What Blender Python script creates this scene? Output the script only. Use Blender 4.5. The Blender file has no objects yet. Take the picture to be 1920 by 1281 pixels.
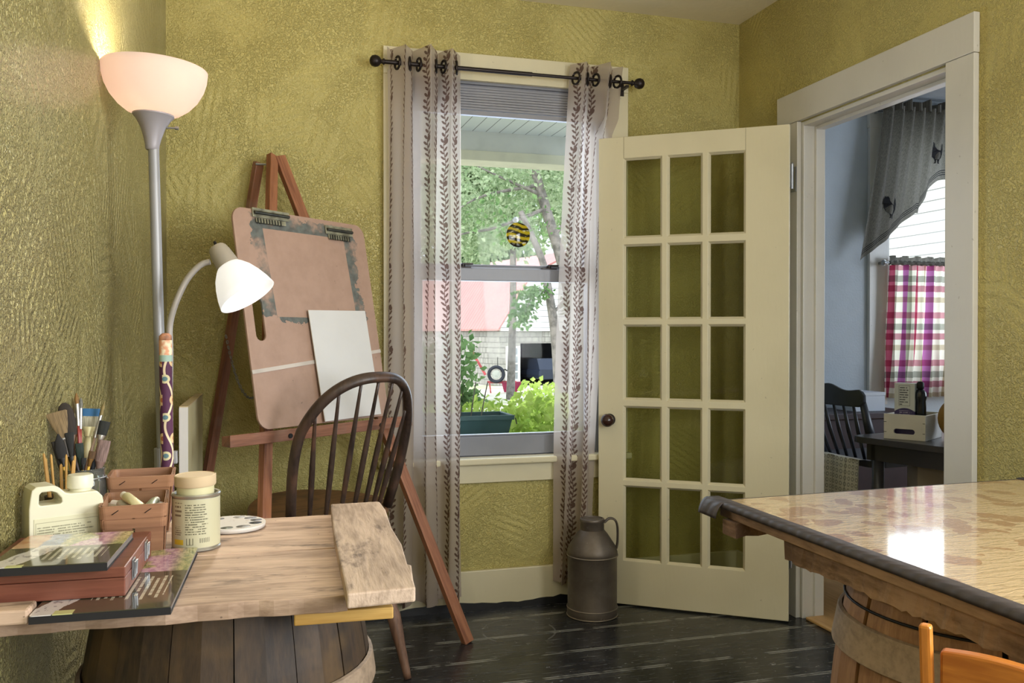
import bpy, bmesh, math, random
from mathutils import Vector, Matrix, Euler
from mathutils.geometry import tessellate_polygon
PI = math.pi
sc = bpy.context.scene
COL = sc.collection
random.seed(7)

# ------------------------------------------------------------------ helpers
def C(h, a=1.0):
    h = h.lstrip('#')
    v = [int(h[i:i+2], 16)/255 for i in (0, 2, 4)]
    return tuple([(c/12.92 if c <= .04045 else ((c+.055)/1.055)**2.4) for c in v] + [a])

class E:                                     # a scalar socket with arithmetic
    def __init__(s, g, k): s.g, s.k = g, k
    def _m(s, op, o=None, o2=None):
        n = s.g.nt.nodes.new('ShaderNodeMath'); n.operation = op
        s.g.put(n.inputs[0], s)
        if o is not None: s.g.put(n.inputs[1], o)
        if o2 is not None: s.g.put(n.inputs[2], o2)
        return E(s.g, n.outputs[0])
    def __add__(s, o): return s._m('ADD', o)
    __radd__ = __add__
    def __sub__(s, o): return s._m('SUBTRACT', o)
    def __rsub__(s, o): return (s*-1)+o
    def __mul__(s, o): return s._m('MULTIPLY', o)
    __rmul__ = __mul__
    def __truediv__(s, o): return s._m('DIVIDE', o)
    def __lt__(s, o): return s._m('LESS_THAN', o)
    def __gt__(s, o): return s._m('GREATER_THAN', o)
    def sin(s): return s._m('SINE')
    def cos(s): return s._m('COSINE')
    def abs(s): return s._m('ABSOLUTE')
    def fract(s): return s._m('FRACT')
    def floor(s): return s._m('FLOOR')
    def min(s, o): return s._m('MINIMUM', o)
    def max(s, o): return s._m('MAXIMUM', o)
    def pow(s, o): return s._m('POWER', o)
    def step(s, a, b):                       # smooth ramp from a to b
        n = s.g.nt.nodes.new('ShaderNodeMapRange'); n.interpolation_type = 'SMOOTHSTEP'
        s.g.put(n.inputs['Value'], s); n.inputs['From Min'].default_value = a; n.inputs['From Max'].default_value = b
        return E(s.g, n.outputs['Result'])

class G:                                     # a node material being written
    def __init__(s, name):
        s.m = bpy.data.materials.new(name); s.m.use_nodes = True
        s.nt = s.m.node_tree; s.nt.nodes.clear()
        s.out = s.nt.nodes.new('ShaderNodeOutputMaterial')
        s._tc = None
    def put(s, sock, v):
        if isinstance(v, E): s.nt.links.new(v.k, sock)
        elif isinstance(v, bpy.types.NodeSocket): s.nt.links.new(v, sock)
        else:
            if isinstance(v, (tuple, list)) and sock.type == 'VECTOR' and len(v) == 4: v = v[:3]
            sock.default_value = v
    def tc(s, kind='Object'):
        if s._tc is None: s._tc = s.nt.nodes.new('ShaderNodeTexCoord')
        return s._tc.outputs[kind]
    def xyz(s, kind='Object'):
        n = s.nt.nodes.new('ShaderNodeSeparateXYZ'); s.put(n.inputs[0], s.tc(kind) if isinstance(kind, str) else kind)
        return [E(s, o) for o in n.outputs]
    def vec(s, x, y, z=0.0):
        n = s.nt.nodes.new('ShaderNodeCombineXYZ')
        for i, v in enumerate((x, y, z)): s.put(n.inputs[i], v)
        return n.outputs[0]
    def scale(s, v, sx, sy, sz):
        x, y, z = s.xyz(v); return s.vec(x*sx, y*sy, z*sz)
    def noise(s, v=None, scale=5.0, detail=3.0, rough=.5, dist=0.0):
        n = s.nt.nodes.new('ShaderNodeTexNoise'); s.put(n.inputs['Vector'], s.tc() if v is None else v)
        n.inputs['Scale'].default_value = scale; n.inputs['Detail'].default_value = detail
        n.inputs['Roughness'].default_value = rough; n.inputs['Distortion'].default_value = dist
        return E(s, n.outputs[0])
    def vor(s, v=None, scale=5.0, feature='F1'):
        n = s.nt.nodes.new('ShaderNodeTexVoronoi'); n.feature = feature
        s.put(n.inputs['Vector'], s.tc() if v is None else v); n.inputs['Scale'].default_value = scale
        return E(s, n.outputs['Distance']), n.outputs.get('Color')
    def mix(s, f, a, b):
        n = s.nt.nodes.new('ShaderNodeMix'); n.data_type = 'RGBA'
        s.put(n.inputs[0], f); s.put(n.inputs[6], a); s.put(n.inputs[7], b)
        return n.outputs[2]
    def bump(s, h, dist=.002, strength=1.0):
        n = s.nt.nodes.new('ShaderNodeBump'); n.inputs['Strength'].default_value = strength
        n.inputs['Distance'].default_value = dist; s.put(n.inputs['Height'], h); return n.outputs[0]
    def pbr(s, color, rough=.5, metal=0.0, normal=None, **kw):
        n = s.nt.nodes.new('ShaderNodeBsdfPrincipled')
        s.put(n.inputs['Base Color'], color); s.put(n.inputs['Roughness'], rough); s.put(n.inputs['Metallic'], metal)
        if normal is not None: s.put(n.inputs['Normal'], normal)
        for k, v in kw.items(): s.put(n.inputs[k.replace('_', ' ')], v)
        return n.outputs[0]
    def node(s, t, **kw):
        n = s.nt.nodes.new(t)
        for k, v in kw.items(): s.put(n.inputs[k.replace('_', ' ')], v)
        return n.outputs[0]
    def mixs(s, f, a, b):
        n = s.nt.nodes.new('ShaderNodeMixShader'); s.put(n.inputs[0], f)
        s.nt.links.new(a, n.inputs[1]); s.nt.links.new(b, n.inputs[2]); return n.outputs[0]
    def done(s, sh):
        s.nt.links.new(sh, s.out.inputs['Surface']); return s.m

def plain(name, hexc, rough=.5, metal=0.0, var=.12, vscale=8.0, bump=0.0, bscale=60.0, dark=None, **kw):
    g = G(name); c = C(hexc)
    col = c
    if var:
        d = C(dark) if dark else tuple([x*(1-var*2.2) for x in c[:3]] + [1])
        col = g.mix(g.noise(None, vscale, 4).step(.35, .75), c, d)
    nrm = g.bump(g.noise(None, bscale, 3), bump) if bump else None
    return g.done(g.pbr(col, rough, metal, nrm, **kw))

def wood(name, light, dark, rough=.55, axis='x', grain=14.0, bump=.0006, spots=None, tone=.35, stretch=.06):
    g = G(name); x, y, z = g.xyz()
    k = {'x': (stretch, 1, 1), 'y': (1, stretch, 1), 'z': (1, 1, stretch)}[axis]
    v = g.vec(x*k[0], y*k[1], z*k[2])
    warp = g.noise(v, grain*.5, 2)
    n1 = g.noise(v, grain*3, 5, .65, .6); n2 = g.noise(v, grain*14, 3, .6)
    f = (n1*.6 + n2*.4 + (warp-.5)*tone).step(.33, .7)
    col = g.mix(f, C(light), C(dark))
    if spots:
        col = g.mix(g.noise(None, 9, 4).step(.5, .72)*.6, col, C(spots))
    return g.done(g.pbr(col, rough, 0, g.bump(n2*.6+n1*.6, bump)))

class MB:                                    # collects shapes, then becomes ONE mesh object
    def __init__(s): s.b = bmesh.new(); s.uv = None
    def add(s, verts, faces, M=None, uvs=None):
        vs = [s.b.verts.new((M @ Vector(v)) if M else Vector(v)) for v in verts]
        if uvs is not None and s.uv is None: s.uv = s.b.loops.layers.uv.new('UVMap')
        for f in faces:
            try: fc = s.b.faces.new([vs[i] for i in f])
            except ValueError: continue
            if uvs is not None:
                for l, i in zip(fc.loops, f): l[s.uv].uv = uvs[i]
        return vs
    def box(s, x0, x1, y0, y1, z0, z1, M=None, taper=None):
        v = [(x0,y0,z0),(x1,y0,z0),(x1,y1,z0),(x0,y1,z0),(x0,y0,z1),(x1,y0,z1),(x1,y1,z1),(x0,y1,z1)]
        s.add(v, [(3,2,1,0),(4,5,6,7),(0,1,5,4),(1,2,6,5),(2,3,7,6),(3,0,4,7)], M); return s
    def lathe(s, prof, seg=32, M=None, a0=0.0, a1=2*PI, uvs=False):
        full = abs(a1-a0-2*PI) < 1e-6; n = seg if full else seg+1
        vs, fs, uv = [], [], []
        for j, (r, z) in enumerate(prof):
            for i in range(n):
                a = a0+(a1-a0)*i/seg; vs.append((r*math.cos(a), r*math.sin(a), z)); uv.append((a*prof[0][0], z))
        for j in range(len(prof)-1):
            for i in range(seg if not full else n):
                k = (i+1) % n
                fs.append((j*n+i, j*n+k, (j+1)*n+k, (j+1)*n+i))
        if full:
            if prof[0][0] > 1e-6: fs.append(tuple(range(n-1, -1, -1)))
            if prof[-1][0] > 1e-6: fs.append(tuple((len(prof)-1)*n+i for i in range(n)))
        s.add(vs, fs, M, uv if uvs else None); return s
    def tube(s, pts, r, seg=10, closed=False, flat=1.0, M=None):
        pts = [Vector(p) for p in pts]; n = len(pts)
        rs = r if isinstance(r, (list, tuple)) else [r]*n
        T = []
        for i in range(n):
            a = pts[(i-1) % n] if (closed or i) else pts[0]; b = pts[(i+1) % n] if (closed or i < n-1) else pts[-1]
            T.append((b-a).normalized())
        up = Vector((0,0,1)) if abs(T[0].z) < .9 else Vector((1,0,0))
        N = (up - T[0]*up.dot(T[0])).normalized()
        vs, fs = [], []
        for i in range(n):
            N = (N - T[i]*N.dot(T[i])).normalized(); B = T[i].cross(N)
            for k in range(seg):
                a = 2*PI*k/seg; vs.append(pts[i]+(N*math.cos(a)+B*math.sin(a)*flat)*rs[i])
        m = n if closed else n-1
        for i in range(m):
            j = (i+1) % n
            for k in range(seg):
                l = (k+1) % seg; fs.append((i*seg+k, i*seg+l, j*seg+l, j*seg+k))
        if not closed: fs += [tuple(range(seg-1, -1, -1)), tuple((n-1)*seg+k for k in range(seg))]
        s.add(vs, fs, M); return s
    def sphere(s, c, r, seg=16, rings=10, M=None, sq=(1,1,1)):
        prof = [(max(1e-7, math.sin(PI*j/rings)), -math.cos(PI*j/rings)) for j in range(rings+1)]
        vs, fs = [], []
        vs.append((0,0,-1))
        for j in range(1, rings):
            for i in range(seg): vs.append((prof[j][0]*math.cos(2*PI*i/seg), prof[j][0]*math.sin(2*PI*i/seg), prof[j][1]))
        vs.append((0,0,1))
        for i in range(seg):
            k = (i+1) % seg
            fs.append((0, 1+k, 1+i)); fs.append((len(vs)-1, 1+(rings-2)*seg+i, 1+(rings-2)*seg+k))
            for j in range(rings-2): fs.append((1+j*seg+i, 1+j*seg+k, 1+(j+1)*seg+k, 1+(j+1)*seg+i))
        vs = [(c[0]+v[0]*r*sq[0], c[1]+v[1]*r*sq[1], c[2]+v[2]*r*sq[2]) for v in vs]
        s.add(vs, fs, M); return s
    def prism(s, loops, z0, z1, M=None):     # outline with optional holes, extruded along z
        loops = [[Vector((p[0], p[1], 0)) for p in lp] for lp in loops]
        tris = tessellate_polygon(loops); flat = [p for lp in loops for p in lp]; n = len(flat)
        vs = [(p.x, p.y, z0) for p in flat] + [(p.x, p.y, z1) for p in flat]
        fs = []
        for t in tris:
            a, b, c = [flat[i] for i in t]
            if (b-a).cross(c-a).z < 0: t = (t[0], t[2], t[1])
            fs.append(tuple(i+n for i in t)); fs.append(tuple(reversed(t)))
        o = 0
        for lp in loops:
            k = len(lp)
            for i in range(k): fs.append((o+i, o+(i+1) % k, n+o+(i+1) % k, n+o+i))
            o += k
        s.add(vs, fs, M); return s
    def grid(s, fn, nu, nv, M=None, thick=None, uvfn=None, skip=None):
        vs, uv, fs = [], [], []
        for j in range(nv+1):
            for i in range(nu+1):
                vs.append(fn(i/nu, j/nv)); uv.append(uvfn(i/nu, j/nv) if uvfn else (i/nu, j/nv))
        for j in range(nv):
            for i in range(nu):
                if skip and skip(vs[j*(nu+1)+i], vs[(j+1)*(nu+1)+i+1]): continue
                fs.append((j*(nu+1)+i, j*(nu+1)+i+1, (j+1)*(nu+1)+i+1, (j+1)*(nu+1)+i))
        s.add(vs, fs, M, uv); return s
    def build(s, name, mat, parent=None, smooth=False, bevel=0.0, bseg=2, loc=None, rot=None, sub=0, solid=0.0, matrix=None, keepn=False):
        if not keepn: bmesh.ops.recalc_face_normals(s.b, faces=s.b.faces)
        me = bpy.data.meshes.new(name); s.b.to_mesh(me); s.b.free()
        o = bpy.data.objects.new(name, me); COL.objects.link(o)
        if mat:
            for mm in (mat if isinstance(mat, (list, tuple)) else [mat]): me.materials.append(mm)
        if smooth:
            for p in me.polygons: p.use_smooth = True
            if smooth == 'auto':
                try: me.set_sharp_from_angle(angle=math.radians(38))
                except Exception: pass
        if parent: o.parent = parent
        if matrix is not None: o.matrix_local = matrix
        if loc: o.location = loc
        if rot: o.rotation_euler = rot
        if solid:
            md = o.modifiers.new('Solid', 'SOLIDIFY'); md.thickness = solid; md.offset = 0
        if bevel:
            md = o.modifiers.new('Bevel', 'BEVEL'); md.width = bevel; md.segments = bseg; md.limit_method = 'ANGLE'; md.angle_limit = math.radians(40)
            md.harden_normals = False
        if sub:
            md = o.modifiers.new('Sub', 'SUBSURF'); md.levels = sub; md.render_levels = sub
        return o

def tag(o, label, cat, group=None, kind=None):
    if label: o['label'] = label
    if cat: o['category'] = cat
    if group: o['group'] = group
    if kind: o['kind'] = kind
    return o
def thing(name, label, cat, loc=(0,0,0), rotz=0.0, group=None, kind=None, rot=None):
    o = bpy.data.objects.new(name, None); COL.objects.link(o)
    o.empty_display_size = .05
    o.location = loc; o.rotation_euler = rot if rot else (0,0,rotz)
    return tag(o, label, cat, group, kind)
def box(name, mat, parent, x0, x1, y0, y1, z0, z1, bevel=0.0, **kw):
    return MB().box(x0,x1,y0,y1,z0,z1).build(name, mat, parent, bevel=bevel, **kw)
def beam(name, p0, p1, w, h, mat, parent=None, up=(0,0,1), bevel=.0015, off=None):   # bar along local X; grain follows it
    p0, p1 = Vector(p0), Vector(p1); X = (p1-p0); L = X.length; X.normalize()
    up = Vector(up); Y = up.cross(X).normalized(); Z = X.cross(Y)
    M = Matrix(((X.x,Y.x,Z.x,p0.x),(X.y,Y.y,Z.y,p0.y),(X.z,Y.z,Z.z,p0.z),(0,0,0,1)))
    return MB().box(0,L,-w/2,w/2,-h/2,h/2).build(name, mat, parent, bevel=bevel, matrix=M)
def frame_at(o, X, Y, Z):
    return Matrix(((X[0],Y[0],Z[0],o[0]),(X[1],Y[1],Z[1],o[1]),(X[2],Y[2],Z[2],o[2]),(0,0,0,1)))
def dup(root, loc, rotz=None, label=None, group=None):
    r = root.copy(); COL.objects.link(r); r.location = loc
    if rotz is not None: r.rotation_euler = (0,0,rotz)
    if label: r['label'] = label
    if group: r['group'] = group
    def rec(a, b):
        for ch in a.children:
            c = ch.copy(); COL.objects.link(c); c.parent = b; rec(ch, c)
    rec(root, r); return r
def rrect(x0, x1, y0, y1, r, n=6):
    pts = []
    for cx, cy, a in ((x1-r,y0+r,-90),(x1-r,y1-r,0),(x0+r,y1-r,90),(x0+r,y0+r,180)):
        for i in range(n+1):
            t = math.radians(a+90*i/n); pts.append((cx+r*math.cos(t), cy+r*math.sin(t)))
    return pts
def bez(p0, p1, p2, p3, n=12):
    out = []
    for i in range(n+1):
        t = i/n; a = (1-t)
        out.append(tuple(a**3*p0[k]+3*a*a*t*p1[k]+3*a*t*t*p2[k]+t**3*p3[k] for k in range(len(p0))))
    return out
def spline(pts, n=8):                        # Catmull-Rom through points
    P = [Vector(p) for p in pts]; out = []
    for i in range(len(P)-1):
        a = P[max(0,i-1)]; b = P[i]; c = P[i+1]; d = P[min(len(P)-1,i+2)]
        for k in range(n):
            t = k/n
            out.append(.5*((2*b)+(c-a)*t+(2*a-5*b+4*c-d)*t*t+(3*b-a-3*c+d)*t**3))
    out.append(P[-1]); return out

# ------------------------------------------------------------------ materials
def wall_mat(name, base, dark, bdist=.0035, rough=.42, seams=False, k=1.5):
    g = G(name); p = g.tc(); x, y, z = g.xyz()
    wob = g.noise(p, 9, 2)
    d, col = g.vor(g.vec(x + (wob-.5)*.12, y+(wob-.5)*.12, z+(g.noise(p, 7, 2)-.5)*.12), 5.5)
    r, gg, b = g.xyz(col)
    n1 = g.noise(p, 62*k, 3, .55, .5)
    ph = x*(r-.5) + y*(gg-.5) + z*(b-.5)
    comb = ((ph*300*k + n1*5).sin()*.5+.5)
    stip = g.noise(p, 85*k, 2, .5, 1.0).step(.38, .62)
    mask = g.noise(p, 4.2, 2).step(.45, .6)
    h = comb*(mask*.6+.12) + stip*(1-mask*.55)*.8 + n1*.35
    c = g.mix(g.noise(p, 2.2, 3).step(.3, .75), C(base), C(dark))
    if seams:
        s = (((x+.373)/.527).fract()-.5).abs() < .0035
        h = h - s*.9
    return g.done(g.pbr(c, rough, 0, g.bump(h, bdist, 1.0), Specular_IOR_Level=.5 if seams else .95, Coat_Weight=0.0 if seams else .35, Coat_Roughness=.22))
M_wall = wall_mat('green_plaster', 'c5b974', 'b8aa64', .0044, .45, True)
M_wallL = wall_mat('green_plaster_semigloss', 'cdc281', 'b9ac6c', .030, .27, k=1.6)
def paint_mat(name, base, dirt, rough=.38, amount=.5):
    g = G(name); p = g.tc()
    c = g.mix(g.noise(p, 3, 4).step(.4, .8)*amount, C(base), C(dirt))
    spk = (g.noise(p, 60, 2) > .74)*.35
    c = g.mix(spk, c, C('7d7460'))
    return g.done(g.pbr(c, rough, 0, g.bump(g.noise(g.scale(p, 1, 1, .25), 70, 3), .0006)))
M_cream = paint_mat('cream_paint', 'd5ccac', 'c4bb9a')
M_trim = paint_mat('trim_paint', 'cdcac2', 'b8b5ac')
M_white = paint_mat('white_gloss_paint', 'd8d6d0', 'b9b8b6', .3)
M_winpaint = paint_mat('backlit_window_paint', '83858d', '686b74', .35)  # sash paint greyed, its backlit shade is put into the colour
M_ceil = plain('ceiling_paint', 'e9e1ca', .7, var=.03, vscale=2, bump=.001, bscale=40)
def floor_mat():
    g = G('black_painted_boards'); x, y, z = g.xyz(); p = g.tc()
    yy = (y+.02)/.205; row = yy.floor(); fr = yy.fract()
    gap = (fr-.5).abs() > .489
    edge = ((fr-.5).abs() > .452)
    n = g.noise(g.vec(x*.25, y*2, row*3.1), 22, 5, .65)
    worn = g.noise(g.vec(x, y, row*2), 6, 6, .72)
    c = g.mix(worn.step(.42, .78)*.55, C('1c1d1f'), C('454645'))
    spk = (g.noise(g.vec(x, y*1.6, 1.0), 30, 4, .68) > .665)
    c = g.mix(spk*.75, c, C('8f8d86'))
    scr = (g.noise(g.vec(x*.35, y*3.5, 4.0), 30, 4, .6) > .625)
    c = g.mix(scr*.5, c, C('77756f'))
    c = g.mix(edge*(g.noise(p, 9, 3).step(.40, .55))*.8, c, C('8d8b83'))
    ring = (((x-.93)*(x-.93)+(y-3.10)*(y-3.10)).pow(.5)-.135).abs() < .0035
    c = g.mix(ring*(g.noise(p, 11, 3) > .45)*.4, c, C('7d7b75'))
    c = g.mix(gap, c, C('050505'))
    rr = n*.22 + .14 + spk*.2
    return g.done(g.pbr(c, rr, 0, g.bump(n*.5 + worn*.6 - gap*1.5, .0016)))
M_floor = floor_mat()
M_kfloor = wood('kitchen_floor_boards', 'cfa871', 'a97f4a', .4, 'y', 9, .0006)
M_kwall = plain('kitchen_wall_paint', 'b9c3cc', .6, var=.03, bump=.0012, bscale=90)
M_kceil = plain('kitchen_ceiling_paint', 'b5bcc4', .7, var=.03)
M_blackpaint = plain('black_floor_paint_edge', '1a1a1b', .4, var=.1, bump=.001)
def glass_mat(name, tint='ffffff', refl=1.0, haze=0.0):
    g = G(name)
    tr = g.node('ShaderNodeBsdfTransparent', Color=C(tint))
    gl = g.node('ShaderNodeBsdfGlossy', Color=(1,1,1,1), Roughness=.03)
    fr = g.nt.nodes.new('ShaderNodeFresnel'); fr.inputs['IOR'].default_value = 1.45
    sh = g.mixs(E(g, fr.outputs[0])*refl, tr, gl)
    if haze:
        sh = g.mixs(haze, sh, g.node('ShaderNodeBsdfDiffuse', Color=C('ffffff')))
    return g.done(sh)
M_glass = glass_mat('window_glass', 'f6f8f7', .10)
M_doorglass = glass_mat('door_glass', 'eef0e4', .35)
def curtain_mat():
    g = G('vine_print_fabric'); u, v, _ = g.xyz('UV')
    P = .118
    def vine(off, u, v):
        a = ((u+off)/P).fract()*P - P/2
        a = a - (v*44).sin()*.006
        stem = a.abs() < .0021
        def leaf(side, sh, q=.0225, rx=.0118, ry=.0047, cx=.0112, ang=.7):
            b = ((v+sh)/q).fract()*q - q/2
            dx = a*side - cx; c, s_ = math.cos(ang), math.sin(ang)
            e1 = (dx*c + b*s_)/rx; e2 = (b*c - dx*s_)/ry
            return (e1*e1+e2*e2) < 1.0
        m = stem.max(leaf(1, 0)).max(leaf(-1, .011))
        fl = ((v/.16).fract()*.16 - .08); fx = a - .012
        m = m.max((fx*fx + fl*fl) < .00012)
        return m
    m = vine(0.0, u, v)
    weave = g.noise(g.vec(u*1.0, v*1.0), 900, 1)
    c = g.mix(m, g.mix(weave*.25, C('cfc2b6'), C('b6a89c')), C('6f5950'))
    fb = g.bump(weave, .0004)
    d = g.node('ShaderNodeBsdfDiffuse', Color=c, Normal=fb); t = g.node('ShaderNodeBsdfTranslucent', Color=c)
    sh = g.mixs(.5, d, t)
    sh = g.mixs(.24-m*.18, sh, g.node('ShaderNodeBsdfTransparent', Color=(1,1,1,1)))
    return g.done(sh)
M_curtain = curtain_mat()
M_iron = plain('dark_bronze_metal', '2c2421', .4, .6, var=.15)
M_steel = plain('hinge_steel', 'a9abad', .35, .9, var=.2)
M_nickel = plain('brushed_grey_metal', '9b9a9b', .42, .25, var=.05)
M_rock = plain('brown_porcelain_knob', '3a211a', .18, 0, var=.2)
M_easel = wood('easel_redwood', 'a9714f', '74452d', .5, 'x', 12, .0004)
M_easel_d = wood('easel_redwood_worn', 'a06d52', '6d4331', .55, 'x', 10, .0005, spots='8a6d5c')
M_black = plain('black_iron', '151515', .5, .3, var=.1)
SKY, SUN, REAR, RIGHT, KIT, BACKW, EXPO = 2.5, 3.4, 40, 85, 28, 16, 0.0
BOWL, READ = 0.12, 0.46
L1, L2, KIT2 = 18, 8, 15
# ------------------------------------------------------------------ the room
CZ = 2.445; XR = 2.022; XK = 2.098; YB = 3.4; YR = -1.7
def lx(y): return -.312 - .0349*(YB-y)          # face of the left wall
def S(o, label, cat='room'):
    return tag(o, label, cat, kind='structure')
b = MB()                                         # back wall with the window hole
def wallpieces(b, x0, x1, y0, y1, z0, z1, hx0, hx1, hz0, hz1):
    b.box(x0,hx0,y0,y1,z0,z1); b.box(hx1,x1,y0,y1,z0,z1); b.box(hx0,hx1,y0,y1,z0,hz0); b.box(hx0,hx1,y0,y1,hz1,z1)
WX0, WX1, WZ0, WZ1 = .575, 1.388, .575, 2.105
wallpieces(b, -.9, XR+.113, YB, YB+.13, -.25, CZ+.1, WX0, WX1, WZ0, WZ1)
S(b.build('wall_back', M_wall), 'green plastered end wall with the curtained window', 'wall')
b = MB(); a0, a1 = lx(YB+.05), lx(YR)
b.add([(a0,YB,-.2),(a1,YR,-.2),(a1-.12,YR,-.2),(a0-.12,YB,-.2),(a0,YB,CZ+.1),(a1,YR,CZ+.1),(a1-.12,YR,CZ+.1),(a0-.12,YB,CZ+.1)],
      [(0,1,5,4),(1,2,6,5),(2,3,7,6),(3,0,4,7),(4,5,6,7),(3,2,1,0)])
S(b.build('wall_left', M_wallL), 'combed green plaster side wall behind the floor lamp', 'wall')
DY0, DY1, DZ = 2.186, 2.942, 1.915               # door opening in the right wall
b = MB()
b.box(XR,XK,DY1,YB,-.2,CZ+.1); b.box(XR,XK,.75,DY0,-.2,CZ+.1); b.box(XR,XK,DY0,DY1,DZ,CZ+.1)
b.box(XR,XK,YR,-.55,-.2,CZ+.1); b.box(XR,XK,-.55,.75,-.2,.85); b.box(XR,XK,-.55,.75,2.05,CZ+.1)
S(b.build('wall_right', M_wall), 'green plastered wall with the open kitchen doorway', 'wall')
b = MB(); wallpieces(b, -.9, XR+.113, YR-.12, YR, -.2, CZ+.1, .25, 1.65, .75, 2.1)
S(b.build('wall_rear', M_wall), 'green plastered wall behind the viewer', 'wall')
S(box('floor', M_floor, None, -.9, XR+.02, YR-.1, YB+.02, -.12, 0), 'black painted wide board floor with scuffs and paint specks', 'floor')
S(box('ceiling', M_ceil, None, -.9, XK, YR-.12, YB+.13, CZ, CZ+.1), 'plain off-white ceiling over the room', 'ceiling')
# baseboards
e = tag(thing('baseboard_back', 'cream baseboard under the curtained window', 'baseboard', (0,0,0), kind='structure'), None, None)
box('board', M_cream, e, lx(YB)+.002, XR-.002, YB-.018, YB-.0005, .0, .156, .003)
bm = MB(); xs = [lx(YB)+.004+i*.03 for i in range(int((XR-.0-lx(YB))/.03))]     # ragged black floor paint carried up onto the board
hh_ = [.024+.007*math.sin(q*11)+random.random()*.008 for q in xs]
for i in range(len(xs)-1):
    h0 = hh_[i]; h1 = hh_[i+1]
    bm.add([(xs[i],YB-.0195,0),(xs[i+1],YB-.0195,0),(xs[i+1],YB-.0185,h1),(xs[i],YB-.0185,h0)], [(0,1,2,3)])
bm.build('painted_edge', M_blackpaint, e)
e = thing('baseboard_right', 'cream baseboard in the corner behind the glazed door', 'baseboard', kind='structure')
box('board', M_cream, e, XR-.018, XR-.0005, 3.075, YB-.02, 0, .156, .003)
e = thing('baseboard_left', 'cream baseboard along the combed green wall', 'baseboard', kind='structure')
b = MB(); y0, y1 = YR, YB-.02
b.add([(lx(y0)+.001,y0,0),(lx(y1)+.001,y1,0),(lx(y1)+.016,y1,0),(lx(y0)+.016,y0,0),(lx(y0)+.001,y0,.15),(lx(y1)+.001,y1,.15),(lx(y1)+.016,y1,.15),(lx(y0)+.016,y0,.15)],
      [(0,1,2,3),(4,7,6,5),(0,4,5,1),(1,5,6,2),(2,6,7,3),(3,7,4,0)]); b.build('board', M_cream, e)

# ---- window in the back wall
w = thing('window_1', 'double-hung sash window between the vine-print curtains', 'window', (0,0,0), kind='structure')
TX0, TX1, TT = .471, 1.490, 2.207
box('casing', M_cream, w, TX0, WX0, YB-.020, YB-.0005, .606, 2.102, .002)
box('casing', M_cream, w, WX1, TX1, YB-.020, YB-.0005, .606, 2.102, .002)
box('head_casing', M_cream, w, TX0, TX1, YB-.022, YB-.0005, 2.102, TT, .002)
box('stool', M_cream, w, TX0-.02, TX1+.01, YB-.045, YB+.03, .580, .606, .006)
box('apron', M_cream, w, TX0+.01, TX1-.01, YB-.018, YB-.0005, .506, .578, .002)
b = MB()                                         # painted jamb lining and stops
b.box(WX0,WX0+.012,YB+.0005,YB+.13,.6,WZ1); b.box(WX1-.012,WX1,YB+.0005,YB+.13,.6,WZ1); b.box(WX0,WX1,YB+.0005,YB+.13,WZ1-.012,WZ1)
b.box(WX0+.012,WX0+.03,YB+.012,YB+.03,.6,WZ1-.012); b.box(WX1-.03,WX1-.012,YB+.012,YB+.03,.6,WZ1-.012); b.box(WX0+.012,WX1-.012,YB+.012,YB+.03,WZ1-.05,WZ1-.012)
b.box(WX0,WX1,YB+.028,YB+.16,.585,.606)
b.build('jamb', M_winpaint, w, bevel=.0015)
def sash(name, y, z0, z1, bot, top, st=.045):
    x0, x1 = WX0+.013, WX1-.013
    b = MB(); b.box(x0,x0+st,y-.017,y+.017,z0,z1); b.box(x1-st,x1,y-.017,y+.017,z0,z1)
    b.box(x0+st,x1-st,y-.017,y+.017,z0,z0+bot); b.box(x0+st,x1-st,y-.017,y+.017,z1-top,z1)
    b.box(x0+st,x1-st,y-.012,y+.012,z0+bot,z0+bot+.008)
    f = b.build(name, M_winpaint, w, bevel=.003)
    box('pane', M_glass, f, x0+st-.004, x1-st+.004, y-.0015, y+.0015, z0+bot-.004, z1-top+.004)
    return f
lo = sash('lower_sash', YB+.05, .607, 1.365, .078, .052)
sash('upper_sash', YB+.088, 1.330, 2.09, .045, .055)
for xx in (.80, 1.165):                          # sash locks on the meeting rail
    b = MB(); b.box(xx-.032,xx+.032,YB+.040,YB+.064,1.365,1.371); b.lathe([(.011,1.371),(.011,1.381),(.006,1.384)], 14, Matrix.Translation((xx,YB+.052,0)))
    b.box(xx-.005,xx+.042,YB+.046,YB+.058,1.379,1.386); b.build('sash_lock', M_iron, lo, bevel=.001)
b = MB(); b.box(WX0+.012,WX0+.04,YB+.112,YB+.128,.61,WZ1-.012); b.box(WX1-.04,WX1-.012,YB+.112,YB+.128,.61,WZ1-.012)
b.box(WX0+.04,WX1-.04,YB+.112,YB+.128,.61,.655); b.box(WX0+.04,WX1-.04,YB+.112,YB+.128,2.0,WZ1-.012)
b.build('storm_frame', plain('storm_frame_grey', '8c8f95', .4, .3, var=.05), w, bevel=.002)
# a rolled-up pleated shade under the head
sh = MB()
for i in range(9): sh.box(WX0+.034, WX1-.034, YB+.008, YB+.026, 2.088-.0105*(i+1), 2.088-.0105*i-.0015)
sh.box(WX0+.034, WX1-.034, YB+.006, YB+.028, 1.972, 1.990)
sh.build('raised_shade', plain('shade_grey', '8f9097', .6, var=.06), w, bevel=.001)

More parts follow.
